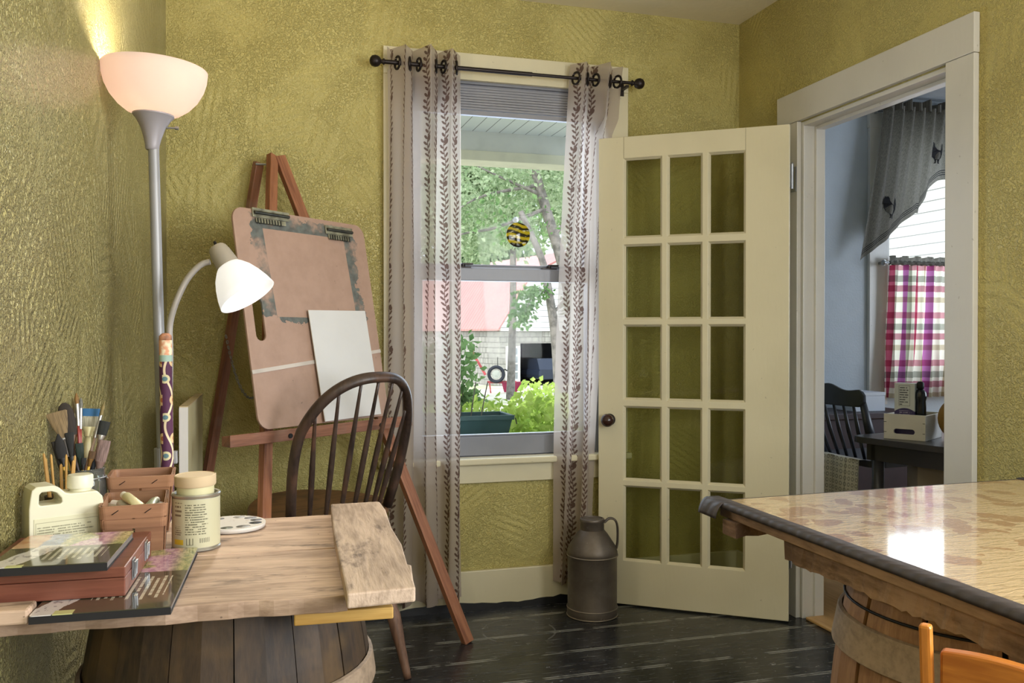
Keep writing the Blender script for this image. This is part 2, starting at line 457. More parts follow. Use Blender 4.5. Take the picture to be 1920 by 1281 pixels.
# ---- the kitchen doorway trim
t = thing('trim_1', 'off-white door casing around the kitchen doorway', 'door frame', kind='structure')
box('casing', M_trim, t, XR-.020, XR-.0005, DY0-.110, DY0, 0, 1.918, .002)
box('casing', M_trim, t, XR-.020, XR-.0005, DY1, 3.073, 0, 1.918, .002)
box('head_casing', M_trim, t, XR-.022, XR-.0005, DY0-.112, 3.077, 1.919, 2.036, .002)
b = MB(); b.box(XR-.002,XK+.002,DY1-.016,DY1-.0005,0,DZ); b.box(XR-.002,XK+.002,DY0+.0005,DY0+.016,0,DZ); b.box(XR-.002,XK+.002,DY0+.016,DY1-.016,DZ-.016,DZ-.0005)
b.box(XR+.045,XR+.085,DY1-.029,DY1-.016,0,DZ-.016); b.box(XR+.045,XR+.085,DY0+.016,DY0+.029,0,DZ-.016); b.box(XR+.045,XR+.085,DY0+.029,DY1-.029,DZ-.029,DZ-.016)
b.build('jamb', M_white, t, bevel=.002)
box('kitchen_casing', M_white, t, XK+.0005, XK+.02, DY1-.01, DY1+.1, 0, 1.99, .002)
box('kitchen_casing', M_white, t, XK+.0005, XK+.02, DY0-.1, DY0+.01, 0, 1.99, .002)
box('threshold', M_kfloor, t, XR+.003, XK+.01, DY0+.016, DY1-.029, 0, .012, .004)

# ---- glazed door standing open against the window wall
p0 = Vector((1.339,3.333,0)); p1 = Vector((1.937,2.896,0))
X = (p1-p0).normalized(); Yd = Vector((-X.y, X.x, 0))          # Yd points towards the back wall
door = thing('door_1', 'open cream glazed door with fifteen panes standing beside the window', 'door', kind='structure')
door.matrix_local = frame_at(p0, X, Yd, (0,0,1))
W = .742; TH = .034; z0, z1 = .006, 1.893
cols = [(.104,.257),(.280,.416),(.440,.580)]
rows = [(.184,.487),(.510,.808),(.835,1.136),(1.159,1.459),(1.487,1.806)]
holes = [[(a,c),(b_,c),(b_,d),(a,d)] for a, b_ in cols for c, d in rows]
b = MB(); F = Matrix(((1,0,0,0),(0,0,1,0),(0,1,0,0),(0,0,0,1)))
b.prism([[(0,z0),(W,z0),(W,z1),(0,z1)]] + [list(reversed(h)) for h in holes], .0005, TH, F)
for x in (.1035, .5805):                         # joints of stiles and rails
    pass
b.build('door_frame', M_cream, door, bevel=.0025)
b = MB()                                         # thin dark joint lines
for x, za, zb in ((.104,1.8065,z1),(.580,1.8065,z1)): b.box(x-.0006,x+.0006,-.0002,.0006,za,zb)
b.build('rail_joint', plain('joint_line_drab', '8a8266', .8, var=0), door)
for (a, b_) in cols:
    for (c, d) in rows:
        m = MB(); q = .0075
        # sloped glazing bead around each pane
        o4 = [(a,c),(b_,c),(b_,d),(a,d)]; i4 = [(a+q,c+q),(b_-q,c+q),(b_-q,d-q),(a+q,d-q)]
        for yy0, yy1 in ((.0035,.014),(TH-.0035,.021)):
            vs = [(p[0],yy0,p[1]) for p in o4] + [(p[0],yy1,p[1]) for p in i4]
            m.add(vs, [(k,(k+1)%4,4+(k+1)%4,4+k) for k in range(4)])
        f = m.build('glazing_bead', M_cream, door)
        box('pane', M_doorglass, f, a, b_, .016, .0185, c, d)
kb = MB(); K = frame_at((.047,0,.752), (1,0,0), (0,0,1), (0,-1,0))
kb.lathe([(.024,0),(.024,.003),(.012,.006),(.009,.022)], 24, K); kb.build('knob_rose', M_iron, door, smooth='auto')
kb = MB(); kb.lathe([(.009,.018),(.017,.022),(.0245,.033),(.0265,.042),(.0235,.052),(.014,.060),(.004,.063),(0,.0633)], 28, K); kb.build('door_knob', M_rock, door, smooth=True)
for hz in (1.70, .25):
    m = MB(); m.box(W-.001,W+.0015,.004,TH,hz-.045,hz+.045); m.lathe([(.0055,hz-.047),(.0055,hz+.047)], 12, Matrix.Translation((W+.007,TH+.003,0)))
    m.sphere((W+.007,TH+.003,hz+.05), .0055, 10, 6)
    m.build('hinge', M_steel, door)
m = MB(); m.box(XR-.0235,XR-.0203,DY1+.004,DY1+.036,1.65,1.745)
for q in (1.665,1.697,1.73): m.lathe([(.004,0),(.004,.001)], 10, frame_at((XR-.0235,DY1+.02,q),(0,1,0),(0,0,1),(-1,0,0)))
m.build('hinge_leaf', M_steel, t)

# ---- added unseen windows in the rear and right walls, housing the fill lights
for nm, x0, x1, y0, y1, zz0, zz1, lab in (('added_window_2', .25, 1.65, YR-.10, YR-.06, .75, 2.1, 'unseen added window behind the viewer for fill light'),):
    e = thing(nm, lab, 'window', kind='structure')
    b = MB(); b.box(x0,x0+.06,y0,y1,zz0,zz1); b.box(x1-.06,x1,y0,y1,zz0,zz1); b.box(x0+.06,x1-.06,y0,y1,zz0,zz0+.06); b.box(x0+.06,x1-.06,y0,y1,zz1-.06,zz1)
    f = b.build('frame', M_white, e); box('pane', M_glass, f, x0+.06,x1-.06,YR-.082,YR-.08,zz0+.06,zz1-.06)
e = thing('added_window_3', 'unseen added window in the right wall for fill light', 'window', kind='structure')
b = MB(); b.box(XR+.03,XR+.07,-.55,-.49,.85,2.05); b.box(XR+.03,XR+.07,.69,.75,.85,2.05); b.box(XR+.03,XR+.07,-.49,.69,.85,.91); b.box(XR+.03,XR+.07,-.49,.69,1.99,2.05)
f = b.build('frame', M_white, e); box('pane', M_glass, f, XR+.049,XR+.051,-.49,.69,.91,1.99)

# ------------------------------------------------------------------ kitchen shell
YK = 4.2; KX1 = 5.2
S(box('floor_kitchen', M_kfloor, None, XR+.02, KX1, .2, YK+.02, -.12, .001), 'honey-coloured wooden kitchen floor beyond the doorway', 'floor')
S(box('ceiling_kitchen', M_kceil, None, XK, KX1+.1, .1, YK+.12, CZ, CZ+.1), 'pale blue-grey kitchen ceiling', 'ceiling')
b = MB(); KW = (3.44, 4.35, .80, 2.25)
wallpieces(b, XK-.1, KX1+.1, YK, YK+.12, -.2, CZ+.1, *KW)
S(b.build('wall_kitchen_back', M_kwall), 'pale blue-grey kitchen wall around the curtained kitchen window', 'wall')
b = MB(); b.box(KX1,KX1+.1,.1,1.5,-.2,CZ+.1); b.box(KX1,KX1+.1,3.2,YK,-.2,CZ+.1); b.box(KX1,KX1+.1,1.5,3.2,-.2,.8); b.box(KX1,KX1+.1,1.5,3.2,2.1,CZ+.1); b.box(XK,KX1+.1,.0,.1,-.2,CZ+.1)
S(b.build('wall_kitchen_right', M_kwall), 'far kitchen wall out of sight beyond the doorway', 'wall')
S(box('wall_kitchen_left', M_kwall, None, XK-.1, XK-.002, YB+.132, YK-.001, -.2, CZ+.1), 'kitchen side wall next to the porch', 'wall')
w = thing('window_4', 'kitchen window seen through the doorway', 'window', kind='structure')
x0, x1, zz0, zz1 = KW
box('casing', M_white, w, x0-.125, x0-.003, YK-.022, YK-.0005, .70, zz1+.01, .002)
box('casing', M_white, w, x1+.003, x1+.125, YK-.022, YK-.0005, .70, zz1+.01, .002)
box('head_casing', M_white, w, x0-.13, x1+.13, YK-.024, YK-.0005, zz1+.01, zz1+.10, .002)
b = MB(); b.box(x0,x0+.05,YK+.03,YK+.07,zz0,zz1); b.box(x1-.05,x1,YK+.03,YK+.07,zz0,zz1); b.box(x0+.05,x1-.05,YK+.03,YK+.07,zz0,zz0+.06); b.box(x0+.05,x1-.05,YK+.03,YK+.07,zz1-.05,zz1); b.box(x0+.05,x1-.05,YK+.03,YK+.07,1.42,1.46)
f = b.build('sash', M_white, w, bevel=.002)
box('pane', M_glass, f, x0+.05, x1-.05, YK+.049, YK+.051, zz0+.06, zz1-.05)

# ------------------------------------------------------------------ outside
def siding_mat(name, base, dark, pitch, rough=.6):
    g = G(name); x, y, z = g.xyz()
    fr = (z/pitch).fract()
    ln = fr < .10
    return g.done(g.pbr(g.mix(ln*.75, g.mix(g.noise(None, 1.5, 3).step(.3,.8)*.4, C(base), C('cfd2d6')), C(dark)), rough, 0, g.bump(fr, pitch*.12)))
M_siding = siding_mat('white_clapboard', 'f1f2f2', '5b5f68', .30)
M_siding2 = siding_mat('white_clapboard_near', 'f4f4f2', '3b3a3a', .115)
def shingle_mat():
    g = G('grey_cedar_shingle'); x, y, z = g.xyz()
    row = (z/.28).floor(); fr = (z/.28).fract()
    h = g.noise(g.vec((x+y)*3.2+row*7.7, row*3.3), 1.6, 4, .7)
    cl = (((x+y)*2.6+row*.37).fract() < .07)
    c = g.mix(h.step(.3,.72), C('b9b6b0'), C('8f8c88'))
    c = g.mix(((fr < .12).max(cl))*.7, c, C('5d5a58'))
    return g.done(g.pbr(c, .8, 0, g.bump(fr, .03)))
M_shingle = shingle_mat()
def roof_mat():
    g = G('faded_red_metal_roof'); x, y, z = g.xyz()
    r = ((y/.32).fract()-.5).abs()
    return g.done(g.pbr(g.mix((r > .40)*.5, g.mix(g.noise(None,1.2,3).step(.3,.8)*.4, C('d2918c'), C('bd7a78')), C('9c625f')), .45, .1))
M_roof = roof_mat()
M_beadboard = siding_mat('porch_beadboard', 'e9edf0', '6c7176', 10)
g = G('porch_ceiling_boards'); x, y, z = g.xyz()
M_beadboard = g.done(g.pbr(g.mix(((x/.085).fract() < .07)*.8, C('eef1f3'), C('5c6064')), .5))
M_porch = plain('porch_white_paint', 'ecebe8', .5, var=.06)
M_porchcream = plain('porch_cream_paint', 'f4eed8', .5, var=.05)
g = G('lawn_grass'); n = g.noise(None, .35, 5); n2 = g.noise(None, 18, 3)
c = g.mix((n*.6+n2*.4).step(.35,.65), C('c9c9a4'), C('a3a982')); c = g.mix(g.noise(None, .22, 3).step(.40,.5), c, C('d9d2c2'))
M_lawn = g.done(g.pbr(c, .9))
b = MB(); gr = lambda y: -.45 - 1.15*max(0,min(1,(y-6)/37))
ny = 30
b.grid(lambda u, v: (-60+u*150, 3.56+v*110, gr(3.56+v*110)), 4, ny)
o = S(b.build('ground', M_lawn), 'lawn and gravel yard falling away towards the barn', 'ground')
# porch
e = thing('porch', 'white painted porch outside the curtained window', 'porch', kind='structure')
box('porch_floor', plain('porch_floor_grey', '8f9498', .5, var=.08), e, -3, XK-.11, YB+.131, 5.55, -.25, -.12)
box('porch_ceiling', M_beadboard, e, -3, XK-.11, YB+.131, 5.25, 2.345, 2.39)
box('beam', M_porch, e, -3, XK-.11, 5.25, 5.42, 2.225, 2.60)
box('beam_moulding', M_porchcream, e, -3, XK-.11, 5.235, 5.43, 2.165, 2.225, .004)
box('porch_roof', plain('porch_roofing', '77716b', .8), e, -3, XK-.11, YB+.131, 5.6, 2.605, 2.66)
for px in (-.45, 2.02): box('post', M_porch, e, px-.06, px+.06, 5.27, 5.39, -.12, 2.165, .004)
box('rail', M_porch, e, -3, 1.86, 4.03, 4.20, .535, .565, .004)
for i in range(12): box('baluster', M_porch, e, -.9+i*.24, -.86+i*.24, 4.095, 4.135, -.12, .535)
# the house wing with white clapboards outside the kitchen window
S(box('exterior_wing', M_siding2, None, 7.0, 7.3, 4.6, 12.5, -.6, 5.4), 'white clapboard wing seen through the kitchen window', 'house wall')

# ---- barn
bx, by = 12.0, 43.4; gz = -1.6
barn = thing('barn', 'grey shingled barn with faded red metal roof across the yard', 'barn', (bx,by,gz), math.radians(13.75))
EA = 3.22; HW = 4.6
def gwall(z): # half outline of the gambrel end
    pass
b = MB(); FX = Matrix(((1,0,0,0),(0,0,-1,0),(0,1,0,0),(0,0,0,1)))
gp = [(0,2.84),(2*HW,2.84),(2*HW,EA),(2*HW-1.75,EA+2.55),(HW,EA+3.9),(1.75,EA+2.55),(0,EA)]
b.prism([gp], -.05, .12, FX); b.build('gable_siding', M_siding, barn)
b = MB(); b.box(0,1.23,-.0,.2,0,2.84); b.box(1.23,4.4,0,.2,2.2,2.84); b.box(4.4,2*HW,0,.2,0,2.84); b.box(0,.2,.2,16,0,EA)
b.box(2*HW-.2,2*HW,.2,16,0,EA); b.box(0,2*HW,15.8,16,0,EA)
b.build('shingle_wall', M_shingle, barn)
ex = .25
for sgn in (0, 1):
    f = (lambda x: x) if sgn == 0 else (lambda x: 2*HW-x)
    b = MB()
    for (xa, za), (xb, zb) in (((-ex, EA-ex*1.45), (1.75, EA+2.55)), ((1.75, EA+2.55), (HW, EA+3.9))):
        b.add([(f(xa),-.35,za),(f(xb),-.35,zb),(f(xb),16.3,zb),(f(xa),16.3,za),(f(xa),-.35,za+.1),(f(xb),-.35,zb+.1),(f(xb),16.3,zb+.1),(f(xa),16.3,za+.1)],
              [(0,1,2,3),(4,7,6,5),(0,4,5,1),(1,5,6,2),(2,6,7,3),(3,7,4,0)])
    b.build('roof_slope', M_roof, barn)
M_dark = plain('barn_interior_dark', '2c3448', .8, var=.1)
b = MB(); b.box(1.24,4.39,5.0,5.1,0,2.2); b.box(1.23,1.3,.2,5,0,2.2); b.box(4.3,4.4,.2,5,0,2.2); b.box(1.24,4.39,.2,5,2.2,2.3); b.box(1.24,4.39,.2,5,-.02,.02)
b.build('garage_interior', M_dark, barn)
d = MB(); d.prism([[(.36,.1),(1.17,.1),(1.17,2.05),(.36,2.05)]] + [[(.46+c*.21,.35+r*.42),(.46+c*.21,.70+r*.42),(.62+c*.21,.70+r*.42),(.62+c*.21,.35+r*.42)] for c in range(3) for r in range(4)], -.01, .09, FX)
dd = d.build('barn_door', plain('barn_door_white', 'f2f3f2', .5, var=0), barn)
box('pane', plain('barn_door_glass', '9aa0a8', .15, var=.1), dd, .40, 1.13, -.06, -.03, .3, 2.0)
# parked car inside the barn opening
car = thing('parked_car', 'dark car parked in the dark barn opening', 'car', (bx+.971*2.75-.2375*1.7, by+.2375*2.75+.971*1.7, gz+.06), math.radians(13.75))
b = MB()
prof = [(-.85,.28),(.85,.28),(.9,.5),(.86,.78),(-.86,.78),(-.9,.5)]
b.prism([prof], -.4, 2.6, FX); b.build('car_body', plain('car_paint_dark', '30384a', .2, .3, var=0), car, bevel=.08, bseg=3)
b = MB(); b.add([(-.78,.5,.78),(.78,.5,.78),(.62,1.15,1.34),(-.62,1.15,1.34),(-.78,-2.4,.78),(.78,-2.4,.78),(.62,-1.9,1.34),(-.62,-1.9,1.34)], [(0,1,2,3),(5,4,7,6),(1,5,6,2),(4,0,3,7),(3,2,6,7)])
b.build('cabin', plain('car_paint_dark_roof', '30384a', .2, .3, var=0), car)
box('windscreen', plain('car_glass', 'c8d2dc', .08, .2, var=0), car, -.62, .62, -.1, .0, .80, 1.2)
for sx in (-.6, .6): box('headlamp', plain('headlamp_glass', 'eef1f4', .1, .2, var=0), car, sx-.2, sx+.2, -.43, -.40, .55, .70, .02)
box('grille', M_steel, car, -.35, .35, -.43, -.40, .42, .52)
for sx in (-.75, .75):
    m = MB(); m.lathe([(.30,-.1),(.32,-.06),(.32,.06),(.30,.1)], 20, frame_at((sx,.15,.30),(0,1,0),(0,0,1),(1,0,0))); m.build('wheel', M_black, car, smooth='auto')
# antique red farm implement
ax, ay = 9.35, 34.8; az = gr(ay)
tr = thing('farm_implement', 'old red farm implement with a black wheel by the bushes', 'farm machine', (ax,ay,az), math.radians(-14))
M_red = plain('weathered_red_paint', 'c0545a', .5, var=.2, vscale=4); M_red2 = plain('deep_red_paint', '8e2147', .45, var=.15)
m = MB(); m.tube([(.30*math.cos(a*PI/14), 0, .30*math.sin(a*PI/14)) for a in range(28)], .07, 10, True, M=Matrix.Translation((.12,0,.78))); m.build('wheel', plain('black_tyre', '1d2130', .6, var=.1), tr, smooth=True)
m = MB(); m.lathe([(.17,-.04),(.17,.04)], 20, frame_at((.12,0,.78),(1,0,0),(0,0,1),(0,-1,0))); m.build('wheel_hub', plain('pale_hub', 'b9bdb6', .5), tr)
beam('red_arm', (-.95,.1,1.85), (-.32,.1,.75), .13, .10, M_red, tr); beam('red_arm', (-.80,.1,1.80), (-1.15,.1,1.2), .08, .07, M_red, tr)
beam('red_frame', (-.25,.15,.45), (.95,.15,.45), .12, .10, M_red, tr)
m = MB(); m.add([(.35,-.1,.45),(1.25,-.1,.45),(1.25,.5,.45),(.35,.5,.45),(.45,0,.05),(.95,0,.05),(.95,.4,.05),(.45,.4,.05)], [(0,1,5,4),(1,2,6,5),(2,3,7,6),(3,0,4,7),(4,5,6,7)]); m.build('hopper', M_red2, tr, solid=.02)
for px in (-.15,.65): beam('support_leg', (px,.15,.42), (px+.05,.15,-.03), .06, .06, M_red, tr)
b = MB(); b.tube([(.3,0,.9),(.48,0,.98),(.62,0,.90)], .03, 8); b.sphere((.66,0,.93), .06); b.tube([(.18,0,1.0),(.18,0,1.5)], .015, 6); b.build('lever', M_black, tr)

# ---- trees and plants
def leaf_mat(name, a, b_, tr=.45):
    g = G(name); x = g.nt.nodes.new('ShaderNodeObjectInfo')
    n = g.noise(None, 1.3, 2); n2 = g.noise(None, 9, 1)
    c = g.mix((n*.5+n2*.5).step(.38,.62), C(a), C(b_))
    return g.done(g.mixs(tr, g.node('ShaderNodeBsdfDiffuse', Color=c), g.node('ShaderNodeBsdfTranslucent', Color=c)))
M_leafA = leaf_mat('pale_tree_leaf', 'c6d3b4', '95ab84'); M_leafB = leaf_mat('mid_tree_leaf', 'a3b896', '76906c'); M_leafC = leaf_mat('lime_leaf', 'c9dc7c', '93b552')
M_leafD = leaf_mat('bush_leaf', '8fae78', '5f8152')
M_bark = plain('grey_bark', '8d8682', .9, var=.25, vscale=7, bump=.02, bscale=12)
def leaves(n, centers, size, name, mat, parent, drop=0.0):
    vs, fs = [], []
    for i in range(n):
        c, r = centers[i % len(centers)]
        while 1:
            p = Vector((random.uniform(-1,1), random.uniform(-1,1), random.uniform(-1,1)))
            if .25 < p.length < 1: break
        p = Vector((c[0]+p.x*r[0], c[1]+p.y*r[1], c[2]+p.z*r[2]))
        a = Vector((random.gauss(0,1), random.gauss(0,1), random.gauss(0,1)-drop)).normalized(); q = a.orthogonal().normalized()
        q.rotate(Matrix.Rotation(random.uniform(0,2*PI), 3, a)); L = size*random.uniform(.6,1.3); Wd = L*.32; k = len(vs)
        nrm = a.cross(q)*L*.12
        vs += [p, p+a*L*.5+q*Wd+nrm, p+a*L, p+a*L*.5-q*Wd+nrm]; fs.append((k,k+1,k+2,k+3))
    m = MB(); m.add(vs, fs); return m.build(name, mat, parent, keepn=True)
def wtree(name, label, trunk, r, crown, nleaf, lsize, mat, branches=(), group=None, cat='tree'):
    base = Vector(trunk[0]); e = thing(name, label, cat, base, group=group)
    pts = spline([Vector(p)-base for p in trunk], 6); n = len(pts)
    m = MB(); m.tube(pts, [r*(1-.55*i/(n-1)) for i in range(n)], 12); m.build('trunk', M_bark, e, smooth=True)
    for br in branches:
        pp = spline([Vector(p)-base for p in br], 5); m = MB(); m.tube(pp, [max(.008, r*.28*(1-.85*i/(len(pp)-1))) for i in range(len(pp))], 7); m.build('branch', M_bark, e, smooth=True)
    leaves(nleaf, [(Vector(c)-base, rr) for c, rr in crown], lsize, 'foliage', mat, e, .6)
    return e
# trees: (ground height from gr)
def G0(x, y, dz=-.05): return (x, y, gr(y)+dz)
wtree('leaning_birch_tree', 'tall tree with a leaning bare trunk crossing the upper sash', [G0(6.78,18.0), (6.76,18,.2), (6.64,18,1.4), (6.43,18,2.48), (5.98,18,3.9), (5.66,18,5.0), (5.3,18.2,7)], .17,
      [((4.6,18.5,5.0),(2.6,1.6,1.5)), ((6.6,18.5,5.0),(2.2,1.4,1.2)), ((4.0,18.6,3.3),(1.5,1.0,.9)), ((5.2,19,6.8),(3,2,1.6))], 11000, .125, M_leafA,
      [((6.0,18,3.8),(4.9,17.9,3.35),(4.2,17.9,3.2),(3.6,17.8,3.0)), ((5.9,18,4.1),(5.0,17.9,4.4),(4.2,17.8,4.7)), ((6.2,18,3.2),(6.5,17.9,3.6),(6.9,17.8,3.9)), ((5.85,18,4.3),(4.6,17.9,4.0),(3.9,17.8,3.6))])
wtree('slim_birch_tree', 'slim upright tree with grey bark in front of the barn opening', [G0(5.99,17.0), (5.96,17,.0), (5.87,17,1.15), (5.71,17,2.1), (5.58,17,2.65), (5.2,17.2,3.6)], .125,
      [((5.22,16.8,1.75),(.34,.3,.26)), ((5.10,16.8,1.42),(.28,.2,.22)), ((5.42,16.9,1.95),(.4,.3,.14)), ((6.25,17,1.75),(.3,.3,.25)), ((5.0,17.2,3.4),(1.0,.7,.6))], 520, .13, M_leafD,
      [((5.74,17,1.9),(5.45,16.9,1.98),(5.15,16.8,1.5)), ((5.83,17,1.5),(6.1,17,1.8),(6.3,17,1.7))])
bt = [('broad_tree','round broad tree left of the barn roof',(3.2,27),(3.0,2.0,3.0),5.6,M_leafB), ('tall_tree','tall pale tree behind the hanging glass disc',(8.4,29),(3.2,1.8,3.8),7.0,M_leafA),
      ('distant_tree','distant pale tree right of the leaning trunk',(13.2,34),(3.0,1.8,4.0),7.4,M_leafA), ('grey_green_tree','grey-green tree behind the left curtain',(1.9,22),(1.7,1.4,2.6),4.4,M_leafB),
      ('far_tree','far tree rising above the barn ridge',(21.5,80),(6,3.5,6.5),8.2,M_leafB), ('far_tree','far tree showing above the left end of the barn roof',(8.0,80),(5.8,3.5,6.5),8.2,M_leafA),
      ('far_tree','far tree at the right edge of the window view',(34.5,80),(5.8,3.5,7.5),8.2,M_leafA), ('tall_tree','tall pale tree filling the top left of the upper sash',(5.2,24.0),(2.6,1.6,2.6),5.6,M_leafA)]
for nm, lab, (x, y), r, cz, mt in bt:
    g0 = G0(x, y)
    wtree(nm, lab, [g0, (x+.1,y,g0[2]+(cz-g0[2])*.5), (x,y,cz)], .16, [((x+random.uniform(-.4,.4)*r[0], y, cz+random.uniform(-.5,.5)*r[2]), (r[0]*.62, r[1]*.6, r[2]*.5)) for _ in range(7)], 8500, .22*(y/28), mt)
# shrubs by the porch
def shrub(name, label, x, y, zc, r, n, size, mat, group=None):
    e = thing(name, label, 'bush', (x,y,gr(y)-.02), group=group); k = zc-gr(y)
    for i in range(6):
        a = i*PI/3+random.random(); m = MB()
        tip = (math.cos(a)*r[0]*.6, math.sin(a)*r[1]*.6, k+r[2]*random.uniform(-.1,.6))
        m.tube(spline([(0,0,0), (tip[0]*.3, tip[1]*.3, tip[2]*.55), tip], 5), [.010-.0006*j for j in range(11)], 6); m.build('stem', M_bark, e)
    leaves(n, [((random.uniform(-.5,.5)*r[0], random.uniform(-.5,.5)*r[1], k+random.uniform(-.55,.5)*r[2]), (r[0]*.55,r[1]*.55,r[2]*.5)) for _ in range(9)], size, 'foliage', mat, e, .2)
shrub('lime_bush', 'bright lime-green leafy bush right of the dark planter', 1.62, 4.95, .42, (.36,.25,.42), 2000, .058, M_leafC)
shrub('lime_bush', 'lime-green leafy bush behind the middle of the planter', 1.42, 5.9, .42, (.50,.3,.34), 1700, .060, M_leafC)
shrub('grey_green_bush', 'grey-green bush at the left behind the planter', 1.35, 6.6, .6, (.42,.3,.62), 1400, .07, M_leafD)
shrub('yellow_green_bush', 'yellow-green bush low at the right under the slim tree', 2.75, 8.2, .25, (.42,.4,.5), 1500, .075, M_leafC)
pl = thing('planter_box', 'dark blue-green planter box on the porch rail', 'planter', (.86,4.115,.565))
b = MB(); b.add([(-.30,-.085,0),(.28,-.085,0),(.28,.085,0),(-.30,.085,0),(-.33,-.10,.135),(.31,-.10,.135),(.31,.10,.135),(-.33,.10,.135)], [(3,2,1,0),(0,1,5,4),(1,2,6,5),(2,3,7,6),(3,0,4,7)])
b.build('trough', plain('planter_teal', '3f6470', .4, var=.1), pl, solid=.008)
b = MB(); b.box(-.34,.32,-.112,-.098,.125,.148); b.box(-.34,.32,.098,.112,.125,.148); b.box(-.34,-.326,-.098,.098,.125,.148); b.box(.306,.32,-.098,.098,.125,.148); b.build('rim', plain('planter_teal_rim', '466a74', .4, var=.1), pl, bevel=.003)
box('soil', plain('soil_dark', '4a3c30', .9), pl, -.31, .295, -.085, .085, .09, .115)
bb = MB()
for i in range(9): bb.tube([(-.22+i*.05, 0, .11), (-.24+i*.055, .0, .22), (-.26+i*.06, .01, .30)], .003, 5)
bb.build('stems', M_bark, pl)
leaves(300, [((-.2,0,.28),(.14,.08,.10)), ((0,0,.24),(.12,.07,.06))], .05, 'foliage', M_leafD, pl, .1)

# ------------------------------------------------------------------ curtain rod and curtains
ZR = 2.126; YRD = 3.318
rod = thing('curtain_rod', 'dark bronze curtain rod with ball finials above the window', 'curtain rod', (0,0,0))
m = MB(); m.tube([(.468,YRD,ZR),(1.05,YRD,ZR)], .0085, 14); m.tube([(1.0,YRD,ZR),(1.476,YRD,ZR)], .0065, 14); m.build('rod', M_iron, rod, smooth='auto')
for xx, s in ((.468,-1),(1.476,1)):
    m = MB(); m.lathe([(.010,0),(.013,.004),(.008,.010),(.008,.014),(.016,.019),(.0205,.027),(.0225,.036),(.0195,.048),(.011,.055),(0,.0575)], 20, frame_at((xx,YRD,ZR),(0,1,0),(0,0,s),(s,0,0)))
    m.build('finial', M_iron, rod, smooth=True)
for xx in (.4595, 1.458):
    m = MB()
    if xx < 1: m.box(xx-.004,xx+.004,YRD+.009,YB-.0005,ZR-.006,ZR+.006)
    else: m.box(xx-.006,xx+.006,YRD-.004,YB-.0225,ZR-.020,ZR-.0105); m.box(xx-.010,xx+.010,YB-.026,YB-.0225 if xx > 1 else YB-.0005,ZR-.04,ZR+.02); m.build('bracket', M_iron, rod)
def curtain(name, label, top, bot, zt, zb, waves, amp, ph, cloth, ybot, xmax=False, mid=None):
    e = thing(name, label, 'curtain', (0,0,0), group='vine-print curtains')
    def fn(u, v):
        z = zt + (zb-zt)*v
        q = v**.8
        x0 = top[0]+(bot[0]-top[0])*q; x1 = top[1]+(bot[1]-top[1])*q
        if mid:
            k = 4*v*(1-v); x0 += mid[0]*k; x1 += mid[1]*k
        t = 2*PI*(waves*u+ph)
        A = amp*(1-.35*v)*(1+.2*math.sin(9*u+3))
        x = x0+(x1-x0)*u + .010*math.sin(t*2+v*2)*(.5+v*.5) + .004*math.sin(v*7+u*12)
        y = YRD - .013*max(0, 1-v*4) + A*math.sin(t+.5*v*math.sin(u*6)) + (ybot*v) + .006*math.sin(v*5+u*8)
        if xmax:
            k = max(0, min(1, (x-1.285)/.03))*max(0, min(1, (1.97-z)/.05)); y = y*(1-k)+min(max(y, 3.3685), 3.376)*k
        if v > .965: z += .006*math.sin(t*1.0)
        return Vector((x, y, z))
    def skip(a, c):
        mx, mz, my = (a.x+c.x)/2, (a.z+c.z)/2, (a.y+c.y)/2
        return abs(mz-ZR) < .020 and abs(my-YRD) < .016
    m = MB(); m.grid(fn, int(waves*26), 150, uvfn=lambda u, v: (u*cloth, (zt+(zb-zt)*v)), skip=skip)
    m.build('cloth', M_curtain, e, smooth=True)
    prev = None; N = int(waves*200)                # grommets where the cloth crosses the rod
    for i in range(N+1):
        v0 = (zt-ZR)/(zt-zb); p = fn(i/N, v0); s = p.y-YRD
        if prev is not None and prev[1]*s <= 0:
            d = (p-prev[0]).normalized(); tang = Vector((d.x*.4, d.y, 0)).normalized()
            nrm = Vector((tang.y, -tang.x, 0)); c = Vector((p.x, YRD, ZR))
            m = MB(); m.tube([c + tang*(.0235*math.cos(a)) + Vector((0,0,1))*(.0235*math.sin(a)) for a in [2*PI*k/24 for k in range(24)]], .0048, 8, True)
            m.build('grommet', M_iron, e, smooth=True)
        prev = (p, s)
    hem = MB(); hem.grid(lambda u, v: fn(u, .984+.016*v)+Vector((0,-.0012,0)), int(waves*26), 2, uvfn=lambda u, v: (u*cloth, zb+.02*v)); hem.build('hem', M_curtain, e, smooth=True)
    return e
curtain('curtain', 'wide vine-print curtain hanging left of the window', (.474,.772), (.480,.775), 2.185, .062, 3.25, .046, .05, .86, .006)
curtain('curtain', 'narrow vine-print curtain gathered beside the glazed door', (1.222,1.432), (1.158,1.312), 2.185, .090, 2.25, .038, .30, .62, .030, xmax=True, mid=(-.005,-.004))
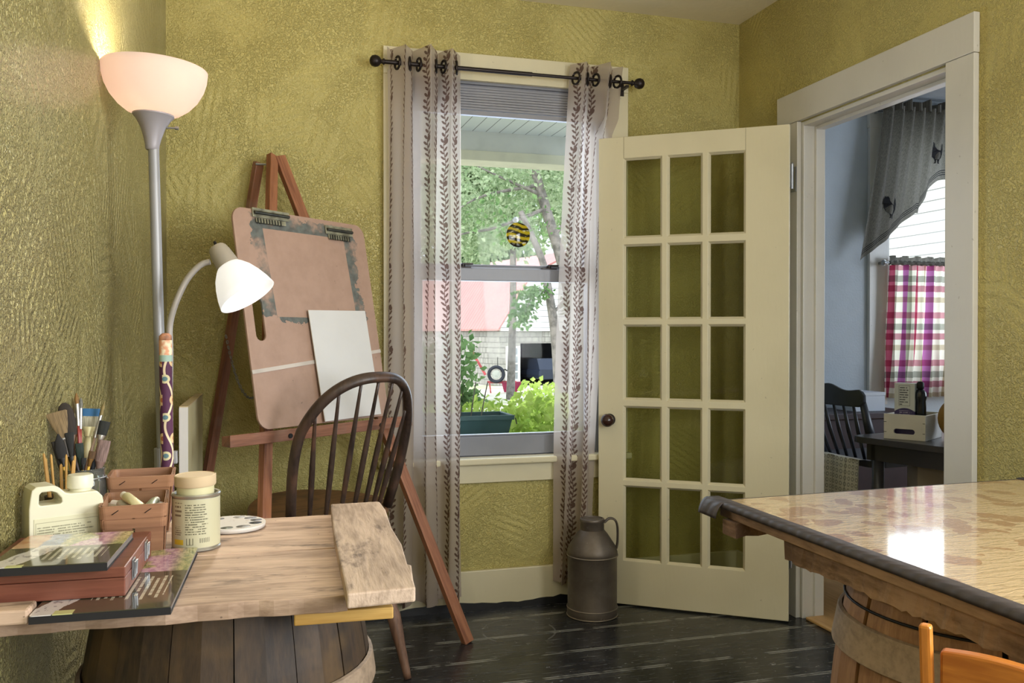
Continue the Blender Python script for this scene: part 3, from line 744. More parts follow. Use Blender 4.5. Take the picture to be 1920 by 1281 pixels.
# glass disc hanging on the window
sx, sz = 1.022, 1.497
dsc = thing('glass_disc', 'round amber and black swirled glass disc hanging in the window', 'suncatcher', (1.0265,YB+.030,1.503))
g = G('amber_swirl_glass'); x, y, z = g.xyz()
wv = ((z*260 + (x*45).sin()*2.0 + g.noise(None, 22, 3)*7).sin()); n = g.noise(g.vec(x*3, y, z*16), 9, 3)
c = g.mix(wv.step(-.3,.5), C('2e2a12'), C('c8b52c')); c = g.mix((n > .60)*.9, c, C('e9e6cf')); c = g.mix((z < -.034)*((x.abs() < .016))*.9, c, C('1d1d14'))
M_disc = g.done(g.mixs(.35, g.pbr(c, .08, 0), g.node('ShaderNodeBsdfTranslucent', Color=c)))
m = MB(); m.lathe([(.0,-.004),(.044,-.004),(.0505,-.001),(.0505,.001),(.044,.004),(.0,.004)], 40, frame_at((0,0,0),(1,0,0),(0,0,1),(0,-1,0))); m.build('disc', M_disc, dsc, smooth='auto')
m = MB(); m.lathe([(.011,0),(.012,.004),(.005,.008),(.004,.012)], 18, frame_at((0,.039,.066),(1,0,0),(0,0,1),(0,-1,0))); m.build('suction_cup', glass_mat('cup_clear','f0f4f4',1,.25), dsc, smooth=True)
m = MB(); m.tube([(0,.024,.065),(0,.010,.060),(0,.0,.056),(0,0,.05)], .0012, 6); m.build('hook', M_steel, dsc)

# ------------------------------------------------------------------ easel with board
EO = Vector((.065,3.30,0))
es = thing('easel', 'folding red-brown wooden easel standing before the green wall', 'easel', (0,0,0))
apex = Vector((.062,3.315,1.745))
nB = Vector((.654,-.734,0)).normalized(); eB = Vector((.746,.665,0)).normalized()
fl, fr_, rr = Vector((.006,2.485,.0)), Vector((.722,3.035,0)), Vector((-.262,3.345,0))
off = Vector((.014,-.012,0))
beam('front_leg', apex+Vector((-.004,-.016,.0)), fl, .036, .024, M_easel, es, up=nB)
beam('front_leg', apex+Vector((.020,-.004,.0)), fr_, .024, .040, M_easel, es, up=eB+nB*.3)
beam('rear_leg', apex+Vector((-.052,.024,-.02)), rr, .034, .022, M_easel_d, es, up=nB)
b = MB(); b.tube([(apex.x-.062,apex.y+.000,1.715),(apex.x+.045,apex.y-.004,1.715)], .004, 8); b.build('apex_bolt', M_steel, es)
KS = .962; CAMP = Vector((0,0,1.1))
LL, LR = [CAMP+(Vector(p)-CAMP)*KS for p in ((-.092,2.832,.767), (.535,3.222,.778))]
led = (LR-LL).normalized(); ln = Vector((led.y,-led.x,0)).normalized()
beam('ledge', LL, LR, .040, .030, M_easel_d, es, up=(0,0,1))
lp = beam('ledge_lip', LL-ln*(-.024)+Vector((0,0,.003)), LR+ln*.024+Vector((0,0,.003)), .008, .036, M_easel_d, es)
for f in (.29, .80):
    p = LL.lerp(LR, f); m = MB(); m.lathe([(.0075,0),(.0075,.004)], 14, frame_at(p+ln*.0282, led, Vector((0,0,1)), ln)); m.build('peg', M_black, es)
# chain between the legs
ch0, ch1 = Vector((-.105,3.30,1.10)), Vector((.02,2.955,.93)); N = 30
for i in range(N):
    t = (i+.5)/N; p = ch0.lerp(ch1, t)+Vector((0,0,-.19*4*t*(1-t)*.6)); d = (ch1-ch0).normalized()+Vector((0,0,-.19*4*(1-2*t)*.6/.38)); d.normalize()
    s_ = d.orthogonal().normalized(); s_.rotate(Matrix.Rotation((i % 2)*PI/2, 3, d))
    m = MB(); m.tube([p+d*(.0075*math.cos(a))+s_*(.0040*math.sin(a)) for a in [2*PI*k/10 for k in range(10)]], .0017, 5, True); m.build('chain_link', M_steel, es, smooth=True)

BW = Vector((-.081,.098,.697)).normalized(); BN = eB.cross(BW).normalized()      # BN faces the room
B0 = CAMP+(Vector((.011,2.86,.797))-CAMP)*KS
brd = thing('drawing_board', 'large tan hardboard sketch board clamped on the easel', 'drawing board', (0,0,0))
brd.matrix_local = frame_at(B0, eB, BW, BN)
def board_mat():
    g = G('stained_hardboard'); x, y, z = g.xyz(); n = g.noise(None, 14, 4, .65); n2 = g.noise(None, 45, 3)
    c = g.mix(n.step(.3,.75)*.5, C('b0917e'), C('9b7d6a'))
    def rect(x0, x1, y0, y1, sk=.03):
        xs = x - (y-.35)*(-sk)
        return (xs > x0)*(xs < x1)*(y > y0)*(y < y1)
    dx0 = (x-.135 + (y-.5)*.05).abs()
    inside = rect(.130,.500,.352,.640,.05)
    wobx = x + (n-.5)*.16; woby = y + (n-.5)*.12
    halo = ((wobx+(woby-.5)*.05) > .075)*((wobx+(woby-.5)*.05) < .545)*(woby > .345)*(woby < .69)
    edge = ((x+(y-.5)*.05-.135).abs().min((x+(y-.5)*.05-.505).abs())).min((y-.352).abs()).min((y-.642).abs())
    paint = halo*(1-inside)*(n*1.3 + (.062-edge)*6.0 + (n2-.5)*.35).step(.58,.98)*(edge < .075)
    c = g.mix(paint*.88, c, g.mix(n2.step(.3,.7), C('3f4b4a'), C('5d6a66')))
    c = g.mix((n2 > .73)*.5, c, C('6e5a4e'))
    return g.done(g.pbr(c, .55, 0, g.bump(n2, .0004)))
M_board = board_mat()
M_edge = plain('board_edge', 'c9ae98', .6, var=.05)
outer = rrect(0,.60,0,.70,.042)
slot = list(reversed(rrect(.034,.074,.275,.412,.0195)))
m = MB(); m.prism([outer, slot], -.010, -.002); m.build('board', [M_board], brd, bevel=.0012)
M_clip = plain('chrome_clip', 'b0ad94', .3, .45, var=.3, vscale=30)
for cx, cw, cy in ((.155,.155,.677),(.465,.135,.655)):
    m = MB(); m.box(cx-cw/2,cx+cw/2,cy-.004,cy+.022,0,.004); m.box(cx-cw/2,cx+cw/2,cy+.020,cy+.026,-.016,.006); m.box(cx-cw/2+.01,cx+cw/2-.02,cy-.022,cy-.006,.001,.006)
    c_ = m.build('clip', M_clip, brd, bevel=.0015)
    m = MB(); m.tube([(cx-cw/2+.004,cy+.010,.007),(cx+cw/2-.004,cy+.010,.007)], .0055, 10)
    for i in range(9): m.box(cx-cw/2+.012+i*.012,cx-cw/2+.018+i*.012,cy-.026,cy-.008,.006,.0075)
    m.build('spring_jaw', plain('clip_dark', '45453c', .4, .6, var=.3, vscale=30), c_, bevel=.0006)
    for s in (-1, 1):
        m = MB(); m.lathe([(.0045,.004),(.004,.0065),(0,.007)], 12, Matrix.Translation((cx+s*cw*.32,cy+.014,0))); m.build('rivet', M_steel, c_)
m = MB(); m.box(-.002,.602,-.006,.006,-.0019,.0012, M=Matrix.Translation((0,.178,.0))@Matrix.Rotation(.095,4,'Z')); m.build('elastic_band', plain('elastic_white', 'cfc4b8', .6, var=.1), brd)
cv = thing('canvas_panel', 'small blank white canvas panel propped against the sketch board', 'canvas', (0,0,0))
cv.matrix_local = frame_at(B0+eB*.262+BW*.002+BN*.012, (eB*.999+BW*.012).normalized(), (BW*.999-eB*.012+BN*-.02).normalized(), BN)
M_canvas = plain('primed_canvas', 'd9d8d5', .75, var=.02, bump=.0004, bscale=900)
box('panel', M_canvas, cv, 0, .279, 0, .372, 0, .0035, .0008)
box('panel_back', plain('panel_card', 'b7a68e', .7), cv, .001, .278, .001, .371, -.002, -.0001)

# ------------------------------------------------------------------ floor lamp
lampx, lampy = -.221, 2.27
M_shade = None
def glow_mat(name, col, tcol, strength, ecol=None):
    g = G(name)
    d = g.node('ShaderNodeBsdfDiffuse', Color=C(col)); t = g.node('ShaderNodeBsdfTranslucent', Color=C(tcol))
    em = g.node('ShaderNodeEmission', Color=C(ecol or col), Strength=strength)
    a = g.nt.nodes.new('ShaderNodeAddShader'); g.nt.links.new(g.mixs(.5, d, t), a.inputs[0]); g.nt.links.new(em, a.inputs[1])
    return g.done(a.outputs[0])
fl_ = thing('floor_lamp', 'grey torchiere floor lamp with lit white bowl and side reading light', 'floor lamp', (lampx+.022,lampy,0), rot=(0,math.radians(-1.35),0))
H = 1.555
m = MB(); m.lathe([(.125,0),(.127,.006),(.12,.016),(.03,.028),(.018,.04),(.014,.06)], 40); m.build('base', M_nickel, fl_, smooth='auto')
m = MB(); m.lathe([(.0125,.055),(.0125,H)], 20); m.build('pole', M_nickel, fl_, smooth='auto')
head = Matrix.Translation((-.003,0,H-.005)) @ Matrix.Rotation(math.radians(3.5), 4, 'Y')
m = MB(); m.lathe([(.0135,-.008),(.016,-.004),(.0165,.004),(.020,.02),(.028,.045),(.040,.066),(.0475,.074),(.0475,.077),(.03,.070)], 36, head); m.build('lamp_cup', plain('lamp_cup_grey', '9d989c', .45, .1, var=.03), fl_, smooth='auto')
prof = [(.044,.076),(.062,.083),(.082,.098),(.100,.119),(.112,.142),(.1185,.165),(.1205,.188)]
inn = [(r-.003,z+.001) for r, z in reversed(prof)]
m = MB(); m.lathe(prof+[(.119,.1895)]+inn, 48, head); sh_ = m.build('bowl_shade', glow_mat('lit_bowl_plastic', 'ebdcd4', 'cdbfb6', BOWL, 'ffe9de'), fl_, smooth=True)
m = MB(); m.sphere((0,0,.11), .022, 14, 8, head, (1,1,1.3)); m.build('bulb', glow_mat('bulb_glow', 'fff1d8', 'fff1d8', 6), fl_, smooth=True)
m = MB(); m.tube([(.024,0,.048),(.052,.0,.050)], .0022, 8, M=head); m.tube([(.050,0,.050),(.058,0,.050)], .0045, 8, M=head); m.build('switch_key', M_steel, fl_)
# reading arm (world points turned into the lamp's frame)
bpy.context.view_layer.update()
LI = fl_.matrix_basis.inverted()
def L(p): return LI @ Vector(p)
arm = [(-.2115,2.262,.80),(-.2005,2.24,.90),(-.196,2.225,1.05),(-.196,2.215,1.115),(-.184,2.205,1.165),(-.163,2.20,1.215),(-.143,2.195,1.245),(-.122,2.19,1.264),(-.104,2.187,1.270)]
m = MB(); m.tube([L(p) for p in spline(arm, 8)], .0072, 12); am = m.build('gooseneck', plain('gooseneck_grey', 'b9b3ad', .4, .35, var=.05), fl_, smooth=True)
m = MB(); m.lathe([(.019,.775),(.019,.825)], 20, Matrix.Identity(4)); m.box(.0,.034,-.012,.012,.785,.815); m.build('arm_clamp', M_nickel, fl_, bevel=.002)
ax_ = (Vector((-.036,2.155,1.200))-Vector((-.090,2.187,1.292))).normalized()
ax_ = Vector((.50,-.26,-.83)).normalized()
XX = ax_.orthogonal().normalized(); YY = ax_.cross(XX)
RM = LI @ frame_at((-.0865,2.185,1.300), XX, YY, ax_)
m = MB(); m.lathe([(0,-.006),(.018,-.006),(.0215,-.001),(.0245,.012),(.027,.038),(.0275,.050),(.022,.052)], 28, RM); m.build('reading_lamp_cap', plain('reading_cap', 'a39a8c', .45, .1, var=.05), fl_, smooth='auto')
m = MB(); m.tube([(0,0,-.006),(-.004,0,-.020)], .0035, 8, M=RM); m.build('twist_switch', M_black, fl_)
prof = [(.026,.047),(.034,.055),(.046,.071),(.056,.092),(.064,.115),(.069,.136)]
m = MB(); m.lathe(prof+[(r-.002,z) for r, z in reversed(prof)], 40, RM); m.build('reading_shade', glow_mat('lit_reading_shade', 'f2f2f0', 'a8a8a8', READ, 'fffaf2'), fl_, smooth=True)
m = MB(); m.sphere((0,0,.085), .018, 14, 8, RM, (1,1,1.3)); m.build('reading_bulb', glow_mat('bulb_glow_white', 'ffffff', 'ffffff', 3), fl_, smooth=True)
LAMP1 = fl_.matrix_basis @ head @ Vector((0,0,.150)); LAMP2 = fl_.matrix_basis @ RM @ Vector((0,0,.118))

# slim fabric-covered tube
g = G('purple_scroll_fabric'); u, v, _ = g.xyz('UV'); u = (u/.0304).fract()*.0304 + .004
def ring(cu, cv, r, w): 
    a = u-cu; bq = (v+cv).fract()
    return (((a*a*1.0+(bq-.5)*(bq-.5)*.0)) < r)
vv = v/.09; fr2 = vv.fract()-.5
cu = (v*48).sin()*.010+.019
stem = (u-cu).abs() < .0028
q1 = ((u-.033)*(u-.033) + (fr2*.09)*(fr2*.09)); q2 = ((u-.010)*(u-.010)*.7 + ((vv+.45).fract()-.5)*((vv+.45).fract()-.5)*.0081)
c = g.mix(stem, C('4f2444'), C('e3cfae')); c = g.mix((q1 < .00016), c, C('d9b98c')); c = g.mix((q1 < .00003), c, C('a8613c')); c = g.mix((q2 < .00011), c, C('cfc49c'))
c = g.mix((q2 < .00003), c, C('5f7f88')); top = v > 1.045
c = g.mix(top, c, g.mix(g.noise(None, 70, 2).step(.4,.6), C('e0a07c'), C('efe0c0'))); c = g.mix((v > 1.035)*(v < 1.05), c, C('9fb9ac'))
M_purple = g.done(g.pbr(c, .7))
tb = thing('fabric_tube', 'slim tube covered in purple scroll-print fabric beside the lamp pole', 'tube', (-.193,2.205,0), rot=(0,math.radians(-.6),0))
m = MB(); m.lathe([(.0145,0),(.0145,.5),(.0145,1.085)], 24, uvs=True); m.build('sleeve', M_purple, tb, smooth='auto')
m = MB(); m.lathe([(.0145,1.085),(.0140,1.095),(.008,1.101),(0,1.102)], 24); m.build('end_cap', plain('tube_flower_end', 'd99a78', .6, var=.3, vscale=60), tb, smooth=True)
# stretched canvas in the corner
sc_ = thing('stretched_canvas', 'pale stretched canvas standing edge-on in the corner behind the lamp', 'canvas', (-.203,2.71,0), rotz=math.radians(-1.0))
box('canvas', plain('wall_tinted_canvas_face', 'ccc39a', .7, var=.05, bump=.0004, bscale=700), sc_, -.010, .011, .003, .57, .002, .884, .002)  # green bounce from the wall is put into this face colour
b = MB(); b.box(-.012,.0125,-.001,.0028,0,.886); b.build('canvas_edge', plain('canvas_edge_white', 'e2ddd8', .7, var=.02), sc_)
b = MB(); b.box(-.012,.0125,.003,.57,.8845,.889); b.build('canvas_top_edge', plain('canvas_top_beige', 'cbb893', .7, var=.1), sc_)

# ------------------------------------------------------------------ windsor chair
def fr3(o, th): 
    return o
M_chair = wood('dark_worn_chair_wood', '4a3a31', '241b17', .42, 'z', 10, .0004, spots='6a4a38')
M_seat = wood('worn_brown_seat_wood', '8a6341', '4e3524', .45, 'x', 8, .0005, spots='3a2a20')
M_chairleg = wood('worn_chair_leg_wood', '8a6751', '513b30', .5, 'z', 10, .0004, spots='8d6b56')
PH = math.radians(43); Rv = Vector((.96,-.28,0)); Fv = Vector((.28,.96,0))
exx = Rv*math.cos(PH)+Fv*math.sin(PH); rotc = math.atan2(exx.y, exx.x)
wc = thing('windsor_chair', 'dark bow-back spindle chair drawn up before the easel', 'chair', (.200,2.955,0), rotz=rotc)
SZ = .535; tilt = Matrix.Translation((0,0,SZ)) @ Matrix.Rotation(math.radians(3.5), 4, 'X')
def seat_pt(a, k=1.0):
    x = math.cos(a); y = math.sin(a)
    return (.236*k*x*(1-.12*max(0,y)), .245*k*y*(1 if y > 0 else .86))
m = MB(); N = 48; rings = [(.80,-.040),(.94,-.034),(1.0,-.020),(1.0,-.008),(.975,-.001),(.80,-.004),(.45,-.010)]
vs = []; fs = []
for k, z in rings:
    for i in range(N): p = seat_pt(2*PI*i/N, k); vs.append((p[0],p[1],z))
for j in range(len(rings)-1):
    for i in range(N): fs.append((j*N+i, j*N+(i+1)%N, (j+1)*N+(i+1)%N, (j+1)*N+i))
fs.append(tuple(range(N-1,-1,-1))); fs.append(tuple((len(rings)-1)*N+i for i in range(N)))
m.add(vs, fs, tilt); m.build('seat', M_seat, wc, smooth='auto')
BH = .455; lean = .120
def bow(t):                                       # t 0..1 left foot -> right foot
    a = PI*(1-t); w = .178 + .035*math.sin(PI*t)
    zz = math.sin(a)**.62 if math.sin(a) > 0 else 0
    x = math.copysign(abs(math.cos(a))**.80, math.cos(a))*(.178+.042*min(1, zz*1.6)*(1-zz*.25)); z = BH*zz
    y = -.125 - lean*(z/BH) - .075*(1-(x/.2)**2)*(1 if abs(x) < .2 else 0)*(.35+.65*(z/BH))
    return Vector((x, y, z))
pts = [bow(i/64) for i in range(65)]
m = MB(); m.tube(pts, [.0148]*65, 12, flat=1.3, M=tilt); m.build('bow', M_chair, wc, smooth=True)
for i in range(7):
    f = (i-3)/3; bx_ = .125*f; by_ = -.150-.045*(1-f*f)
    tgt = min(pts[6:-6], key=lambda p: abs(p.x-.168*f))
    p0_ = Vector((bx_, by_, -.006)); p1_ = tgt
    rr_ = [.0062,.0072,.0085,.0092,.0088,.0075,.0062,.0052,.0045]
    m = MB(); m.tube([p0_.lerp(p1_, k/8) for k in range(9)], rr_, 10, M=tilt); m.build('spindle', M_chair, wc, smooth=True)
legs = {}
for sx_, sy_, nm in ((-1,-1,'rl'),(1,-1,'rr'),(-1,1,'fl'),(1,1,'fr')):
    topp = tilt @ Vector((sx_*.125, .135*sy_ if sy_ > 0 else -.115, -.030)); botp = Vector((sx_*.185, .20 if sy_ > 0 else -.285, 0))
    if nm == 'rr': botp = Vector((.150,-.285,0))
    legs[nm] = (topp, botp); n_ = 26
    prof = []
    for k in range(n_+1):
        t = k/n_; r = .0185+.006*math.sin(PI*min(1,t*1.25)) - .007*max(0,t-.72)/.28
        if abs(t-.50) < .022 or abs(t-.555) < .022: r -= .0045
        prof.append(r)
    m = MB(); m.tube([topp.lerp(botp, k/n_) for k in range(n_+1)], prof, 14); m.build('leg', M_chairleg, wc, smooth=True)
def lp_(a, t): return legs[a][0].lerp(legs[a][1], t)
for a, b_ in (('rl','fl'),('rr','fr')):
    q = [lp_(a,.62).lerp(lp_(b_,.55), k/8) for k in range(9)]; m = MB(); m.tube(q, [.008,.010,.012,.0135,.014,.0135,.012,.010,.008], 12); m.build('stretcher', M_chairleg, wc, smooth=True)
A_ = lp_('rl',.62).lerp(lp_('fl',.55),.45); B_ = lp_('rr',.62).lerp(lp_('fr',.55),.45)
m = MB(); m.tube([A_.lerp(B_, k/8) for k in range(9)], [.008,.010,.012,.0135,.014,.0135,.012,.010,.008], 12); m.build('stretcher', M_chairleg, wc, smooth=True)
# ------------------------------------------------------------------ left plank table on its barrel
def plank_mat(name, light, dark, knots='4b3a2c', axis='x', rough=.7):
    g = G(name); x, y, z = g.xyz(); a, b_ = (x, y) if axis == 'x' else (y, x)
    v = g.vec(a*.10, b_, z*.6)
    n1 = g.noise(v, 26, 6, .68, .8); n2 = g.noise(v, 160, 3, .6); big = g.noise(g.vec(a*.5, b_*1.2, z), 6, 4)
    f = (n1*.42+n2*.22+big*.5).step(.45,.70)
    c = g.mix(f, C(light), C(dark))
    dk = g.noise(g.vec(a*.35, b_*1.0, z+3), 11, 5, .7)
    c = g.mix(dk.step(.54,.68)*.8, c, C(knots))
    c = g.mix((g.noise(None, 75, 2) > .74)*.6, c, C('3a2c22'))
    return g.done(g.pbr(c, rough, 0, g.bump(n1*.7+n2*.5-dk.step(.6,.75)*.5, .0022)))
M_plank = plank_mat('weathered_table_plank', 'cfb29a', '8d735e')
M_plank2 = plank_mat('weathered_grey_plank', 'c6ae98', '88735f', axis='y')
M_yellow = wood('fresh_yellow_wood', 'd6ae62', 'b0863f', .6, 'x', 8)
TA = math.radians(-2.4); TPX, TPY, TZ = .126, 1.289, .72
pt = thing('plank_table_top', 'weathered plank table top laid on a dark barrel', 'table', (TPX,TPY,TZ), rotz=TA)
xl = -.496
yy = [0, .135, .292, .445, .588]
for i in range(4):
    m = MB(); n_ = 24                             # each plank with a slightly wandering edge
    jag = lambda x, k: (.0025*math.sin(x*31+k*2.1)+.002*math.sin(x*83+k)) if k in (0, 4) else 0
    vs, fs = [], []
    for q in range(n_+1):
        x = xl + (.001-xl)*q/n_
        a, b_ = yy[i]+jag(x, i)+.0016, yy[i+1]+jag(x, i+1)-.0016
        vs += [(x,a,-.024),(x,b_,-.024),(x,b_,-.001*(i % 2)),(x,a,-.001*(i % 2))]
    for q in range(n_):
        o = q*4
        for k in range(4): fs.append((o+k, o+(k+1) % 4, o+4+(k+1) % 4, o+4+k))
    fs += [(3,2,1,0), tuple(n_*4+k for k in range(4))]
    m.add(vs, fs); m.build('plank', M_plank, pt, bevel=.0012)
m = MB(); pts = [(-.004,-.070),(.092,-.060),(.094,-.02),(.1015,.06),(.0965,.068),(.103,.2),(.100,.33),(.1055,.50),(.102,.583),(.094,.590),(-.001,.583),(-.006,.3)]
m.prism([pts], .0005, .0225); m.build('end_board', M_plank2, pt, bevel=.003)
box('end_block', M_plank, pt, xl-.004, -.412, -.034, .010, .0005, .020, .003)
box('cleat', M_yellow, pt, -.075, .068, .006, .055, -.042, -.0245, .002)
box('cleat', M_plank, pt, xl+.02, -.02, .50, .55, -.045, -.0245, .002)

def barrel(name, label, loc, rt, rm, h, mat, nst, hoops, wires, rot=0.0, gapw=.05, skip=()):
    e = thing(name, label, 'barrel', loc, rotz=rot)
    R = lambda z: rt + (rm-rt)*(1-((z/h-.5)*2)**2)
    m = MB(); nz = 14
    for k in range(nst):
        a0 = 2*PI*(k+gapw*.5)/nst; a1 = 2*PI*(k+1-gapw*.5)/nst; vs, fs = [], []
        j = .0015*math.sin(k*5.1)
        for i in range(nz+1):
            z = h*i/nz; r = R(z)+j
            for rr, aa in ((r,a0),(r+.0015,(a0+a1)/2),(r,a1),(r-.013,a1),(r-.013,a0)): vs.append((rr*math.cos(aa), rr*math.sin(aa), z))
        for i in range(nz):
            for q in range(5): fs.append((i*5+q, i*5+(q+1) % 5, i*5+5+(q+1) % 5, i*5+5+q))
        fs += [(4,3,2,1,0), tuple(nz*5+q for q in range(5))]
        m.add(vs, fs)
    m.build('staves', mat, e)
    m = MB(); m.lathe([(rt-.015,h-.035),(rt-.015,h-.02),(0,h-.02)], 40); m.lathe([(0,.03),(rt-.015,.03)], 40); m.build('barrel_head', mat, e)
    m = MB(); m.lathe([(rt-.016,.02),(rm-.016,h*.5),(rt-.016,h-.02)], 40); m.build('inner_shell', plain('barrel_dark_inside', '241d18', .9, var=0), e)
    for za, zb, mt, th in hoops:
        ra, rb = R(za)+.002, R(zb)+.002; m = MB(); m.lathe([(ra,za),(ra+th,za+.002),(rb+th,zb-.002),(rb,zb),(ra,za)], 56); m.build('hoop', mt, e, smooth='auto', bevel=.001)
    for zz in wires:
        m = MB(); m.tube([((R(zz)+.0035)*math.cos(2*PI*i/48), (R(zz)+.0035)*math.sin(2*PI*i/48), zz) for i in range(48)], .0025, 8, True); m.build('wire_hoop', M_black, e, smooth=True)
    return e
M_stave = wood('pale_barrel_stave', 'b18862', '855f42', .6, 'z', 10, .0008, spots='8f6a4c', stretch=.08)
M_stavedk = wood('dark_barrel_stave', '4a3826', '2a211a', .6, 'z', 9, .0008, spots='6b5230', stretch=.08)
M_hoopw = wood('grey_wooden_hoop', 'a58f78', '7b6a58', .65, 'x', 8, .0006)
barrel('barrel', 'dark wooden barrel carrying the weathered plank table', (-.043,1.592,0), .210, .248, .672, M_stavedk, 15, [(.50,.545,M_hoopw,.007)], [.25], rot=.15, gapw=.02)

# ------------------------------------------------------------------ on the plank table
M_ink = C('3b3a2e')
def textmask(g, x, y, pitch, x0, x1, y0, y1, dens=.47, cell=230):
    row = (y/pitch).floor(); fr = (y/pitch).fract()
    ch = g.noise(g.vec(x*cell, row*7.3, 0.0), 1.0, 2, .7)
    wd_ = g.noise(g.vec(x*cell*.16, row*3.7, 5.0), 1.0, 1)
    line = (fr > .28)*(fr < .74)
    ragged = x1 - (row*1.7).sin().abs()*(x1-x0)*.18
    return line*(ch > dens)*(wd_ > .36)*(x > x0)*(x < ragged)*(y > y0)*(y < y1)
def pad_mat(name, w, h, seed):
    g = G(name); x, y, z = g.xyz(); n = g.noise(g.vec(x+seed, y, 0.0), 22, 4, .6); n2 = g.noise(g.vec(x*1.0+seed, y*.5, 1.0), 120, 3, .6); n3 = g.noise(g.vec(x+seed, y, 2.0), 14, 3)
    grn = g.mix(n2.step(.35,.65), C('7f8a55'), C('c4bc86'))
    col = g.mix((n3+(x/w-.72)*1.1).step(.36,.46)*(1-(x/w-.9).step(-.12,.05)), grn, g.mix(n2.step(.4,.6), C('b78bab'), C('d9b4c4')))
    col = g.mix((.42+.10*(n-.5)-(x/w)).step(-.03,.03), col, g.mix(n.step(.4,.6), C('5f719c'), C('a9b4cc')))
    col = g.mix((.24+.15*(n-.5)-(x/w)).step(-.02,.02), col, g.mix(n.step(.4,.6), C('c08a64'), C('d7b08c')))
    band = y < h*.56
    dk = g.mix(n*.4, C('3d3c30'), C('55523f'))
    tx = textmask(g, y*-1.0, x*1.0, .0095, -h*.48, -h*.12, w*.36, w*.9, .40, 300)
    dk = g.mix(tx*.8, dk, C('cfc9b4'))
    lab = ((x - w*.18 - (y-h*.2)*.35 + (n-.5)*.02).abs() < .017)*(y < h*.62)
    c = g.mix(band, col, dk); c = g.mix(lab, c, g.mix((n2 > .60)*.7, C('dad5d2'), C('77737a')))
    c = g.mix((x < w*.30)*(x > w*.16)*(y < h*.05), c, C('c9c98a'))
    return g.done(g.pbr(c, .12, 0, Coat_Weight=.6, Coat_Roughness=.04))
M_padedge = plain('black_pad_edge', '1e1d20', .5, var=.1)
def pad(name, label, loc, w, h, t, rot, seed):
    e = thing(name, label, 'sketch pad', loc, rotz=rot)
    box('page_block', plain('paper_block', '77706c', .8, var=.03), e, .002, w-.002, .0015, h-.0015, .0012, t-.0012)
    m = MB(); m.prism([rrect(0,w,0,h,.004,3)], t-.0012, t); m.build('front_cover', pad_mat('pad_cover_art', w, h, seed), e)
    m = MB(); m.prism([rrect(0,w,0,h,.004,3)], 0, .0012); m.build('back_cover', M_padedge, e)
    box('black_spine', M_padedge, e, 0, w, -.0005, .0012, .0, t-.0013)
    return e
ZT = TZ + .0015
pad('sketch_pad', 'glossy dark-banded art pad lying under the wooden box', (-.285,1.268,ZT), .174, .338, .011, TA, 3.1)
wb = thing('paint_box', 'reddish-brown wooden artist box with metal latches on the art pad', 'box', (-.372,1.335,ZT+.0115), rotz=TA)
M_box = wood('red_brown_box_wood', '85503f', '5f3429', .35, 'x', 8, .0003)
box('box_base', M_box, wb, 0, .1955, 0, .228, 0, .026, .0015)
box('box_lid', M_box, wb, 0, .1955, 0, .228, .0266, .041, .0015)
for yy_ in (.060, .170):
    m = MB(); m.box(.1957,.1975,yy_-.011,yy_+.011,.009,.038); m.tube([(.199,yy_-.009,.014),(.2,yy_-.009,.034),(.2,yy_+.009,.034),(.199,yy_+.009,.014)], .0016, 8, True); m.box(.1975,.1995,yy_-.005,yy_+.005,.010,.022)
    m.build('latch', M_steel, wb, bevel=.0006)
pad('sketch_pad', 'glossy art pad lying on top of the wooden artist box', (-.349,1.318,ZT+.0115+.0415), .152, .196, .012, TA*1.2, 7.7)
# white jug
jg = thing('plastic_jug', 'cream plastic jug with handle and screw cap against the combed wall', 'jug', (-.3135,1.618,TZ+.0005), rotz=math.radians(25))
jg.location = (-.310,1.612,TZ+.0005)
M_jug = plain('cream_plastic', 'dcd8bd', .35, var=.03, vscale=6, Subsurface_Weight=.0)
out_ = [(-.055,0),(.055,0),(.0565,.006),(.0565,.098),(.055,.106),(.050,.112),(.046,.116),(.006,.116),(-.002,.118),(-.012,.128),(-.020,.132),(-.046,.132),(-.052,.127),(-.0545,.115),(-.0565,.096),(-.0565,.006)]
hole = list(reversed([(-.040,.101),(-.010,.101),(-.0075,.104),(-.0085,.110),(-.017,.1205),(-.022,.1225),(-.038,.1225),(-.041,.119),(-.042,.104)]))
m = MB(); m.prism([out_, hole], -.026, .026, FX); m.build('bottle', M_jug, jg, bevel=.006, bseg=4, smooth='auto')
m = MB(); m.lathe([(.0165,.114),(.0165,.122)], 28, Matrix.Translation((.027,0,0))); m.build('neck', M_jug, jg, smooth='auto')
m = MB(); N = 44; prof = [(.0200,.121),(.0203,.124),(.0200,.140),(.0185,.1425),(0,.143)]; m.lathe(prof, N, Matrix.Translation((.027,0,0)))
m.build('screw_cap', plain('cap_cream', 'e3dfc8', .45, var=.02), jg, smooth='auto')
g = G('jug_label'); x, y, z = g.xyz(); tx = textmask(g, x, z, .0042, -.045, .042, .012, .066, .42, 520)
blank = ((z > .036)*(z < .048))*((x+.002).abs() > .015)
fr_ = ((x-.0).abs() > .0475).max((z > .0735).max(z < .008)); inner = ((x-.0).abs() > .0465).max((z > .0725).max(z < .009))
c = g.mix(tx*(1-blank)*.75, C('d3cfae'), C('6d6c50')); c = g.mix(inner*.6, c, C('7a7658')); c = g.mix(fr_, c, C('d3cfae'))
for hx, hc in ((-.038,'8c3d2c'),(-.0275,'3b3830')):
    dm = ((x-hx).abs() + (z-.042).abs()); c = g.mix((dm < .0048)*(dm > .0034), c, C(hc)); c = g.mix((dm < .0022), c, C('3b3830'))
M_jlab = g.done(g.pbr(c, .4))
box('label', M_jlab, jg, -.0495, .0490, -.0268, -.0261, .006, .080)
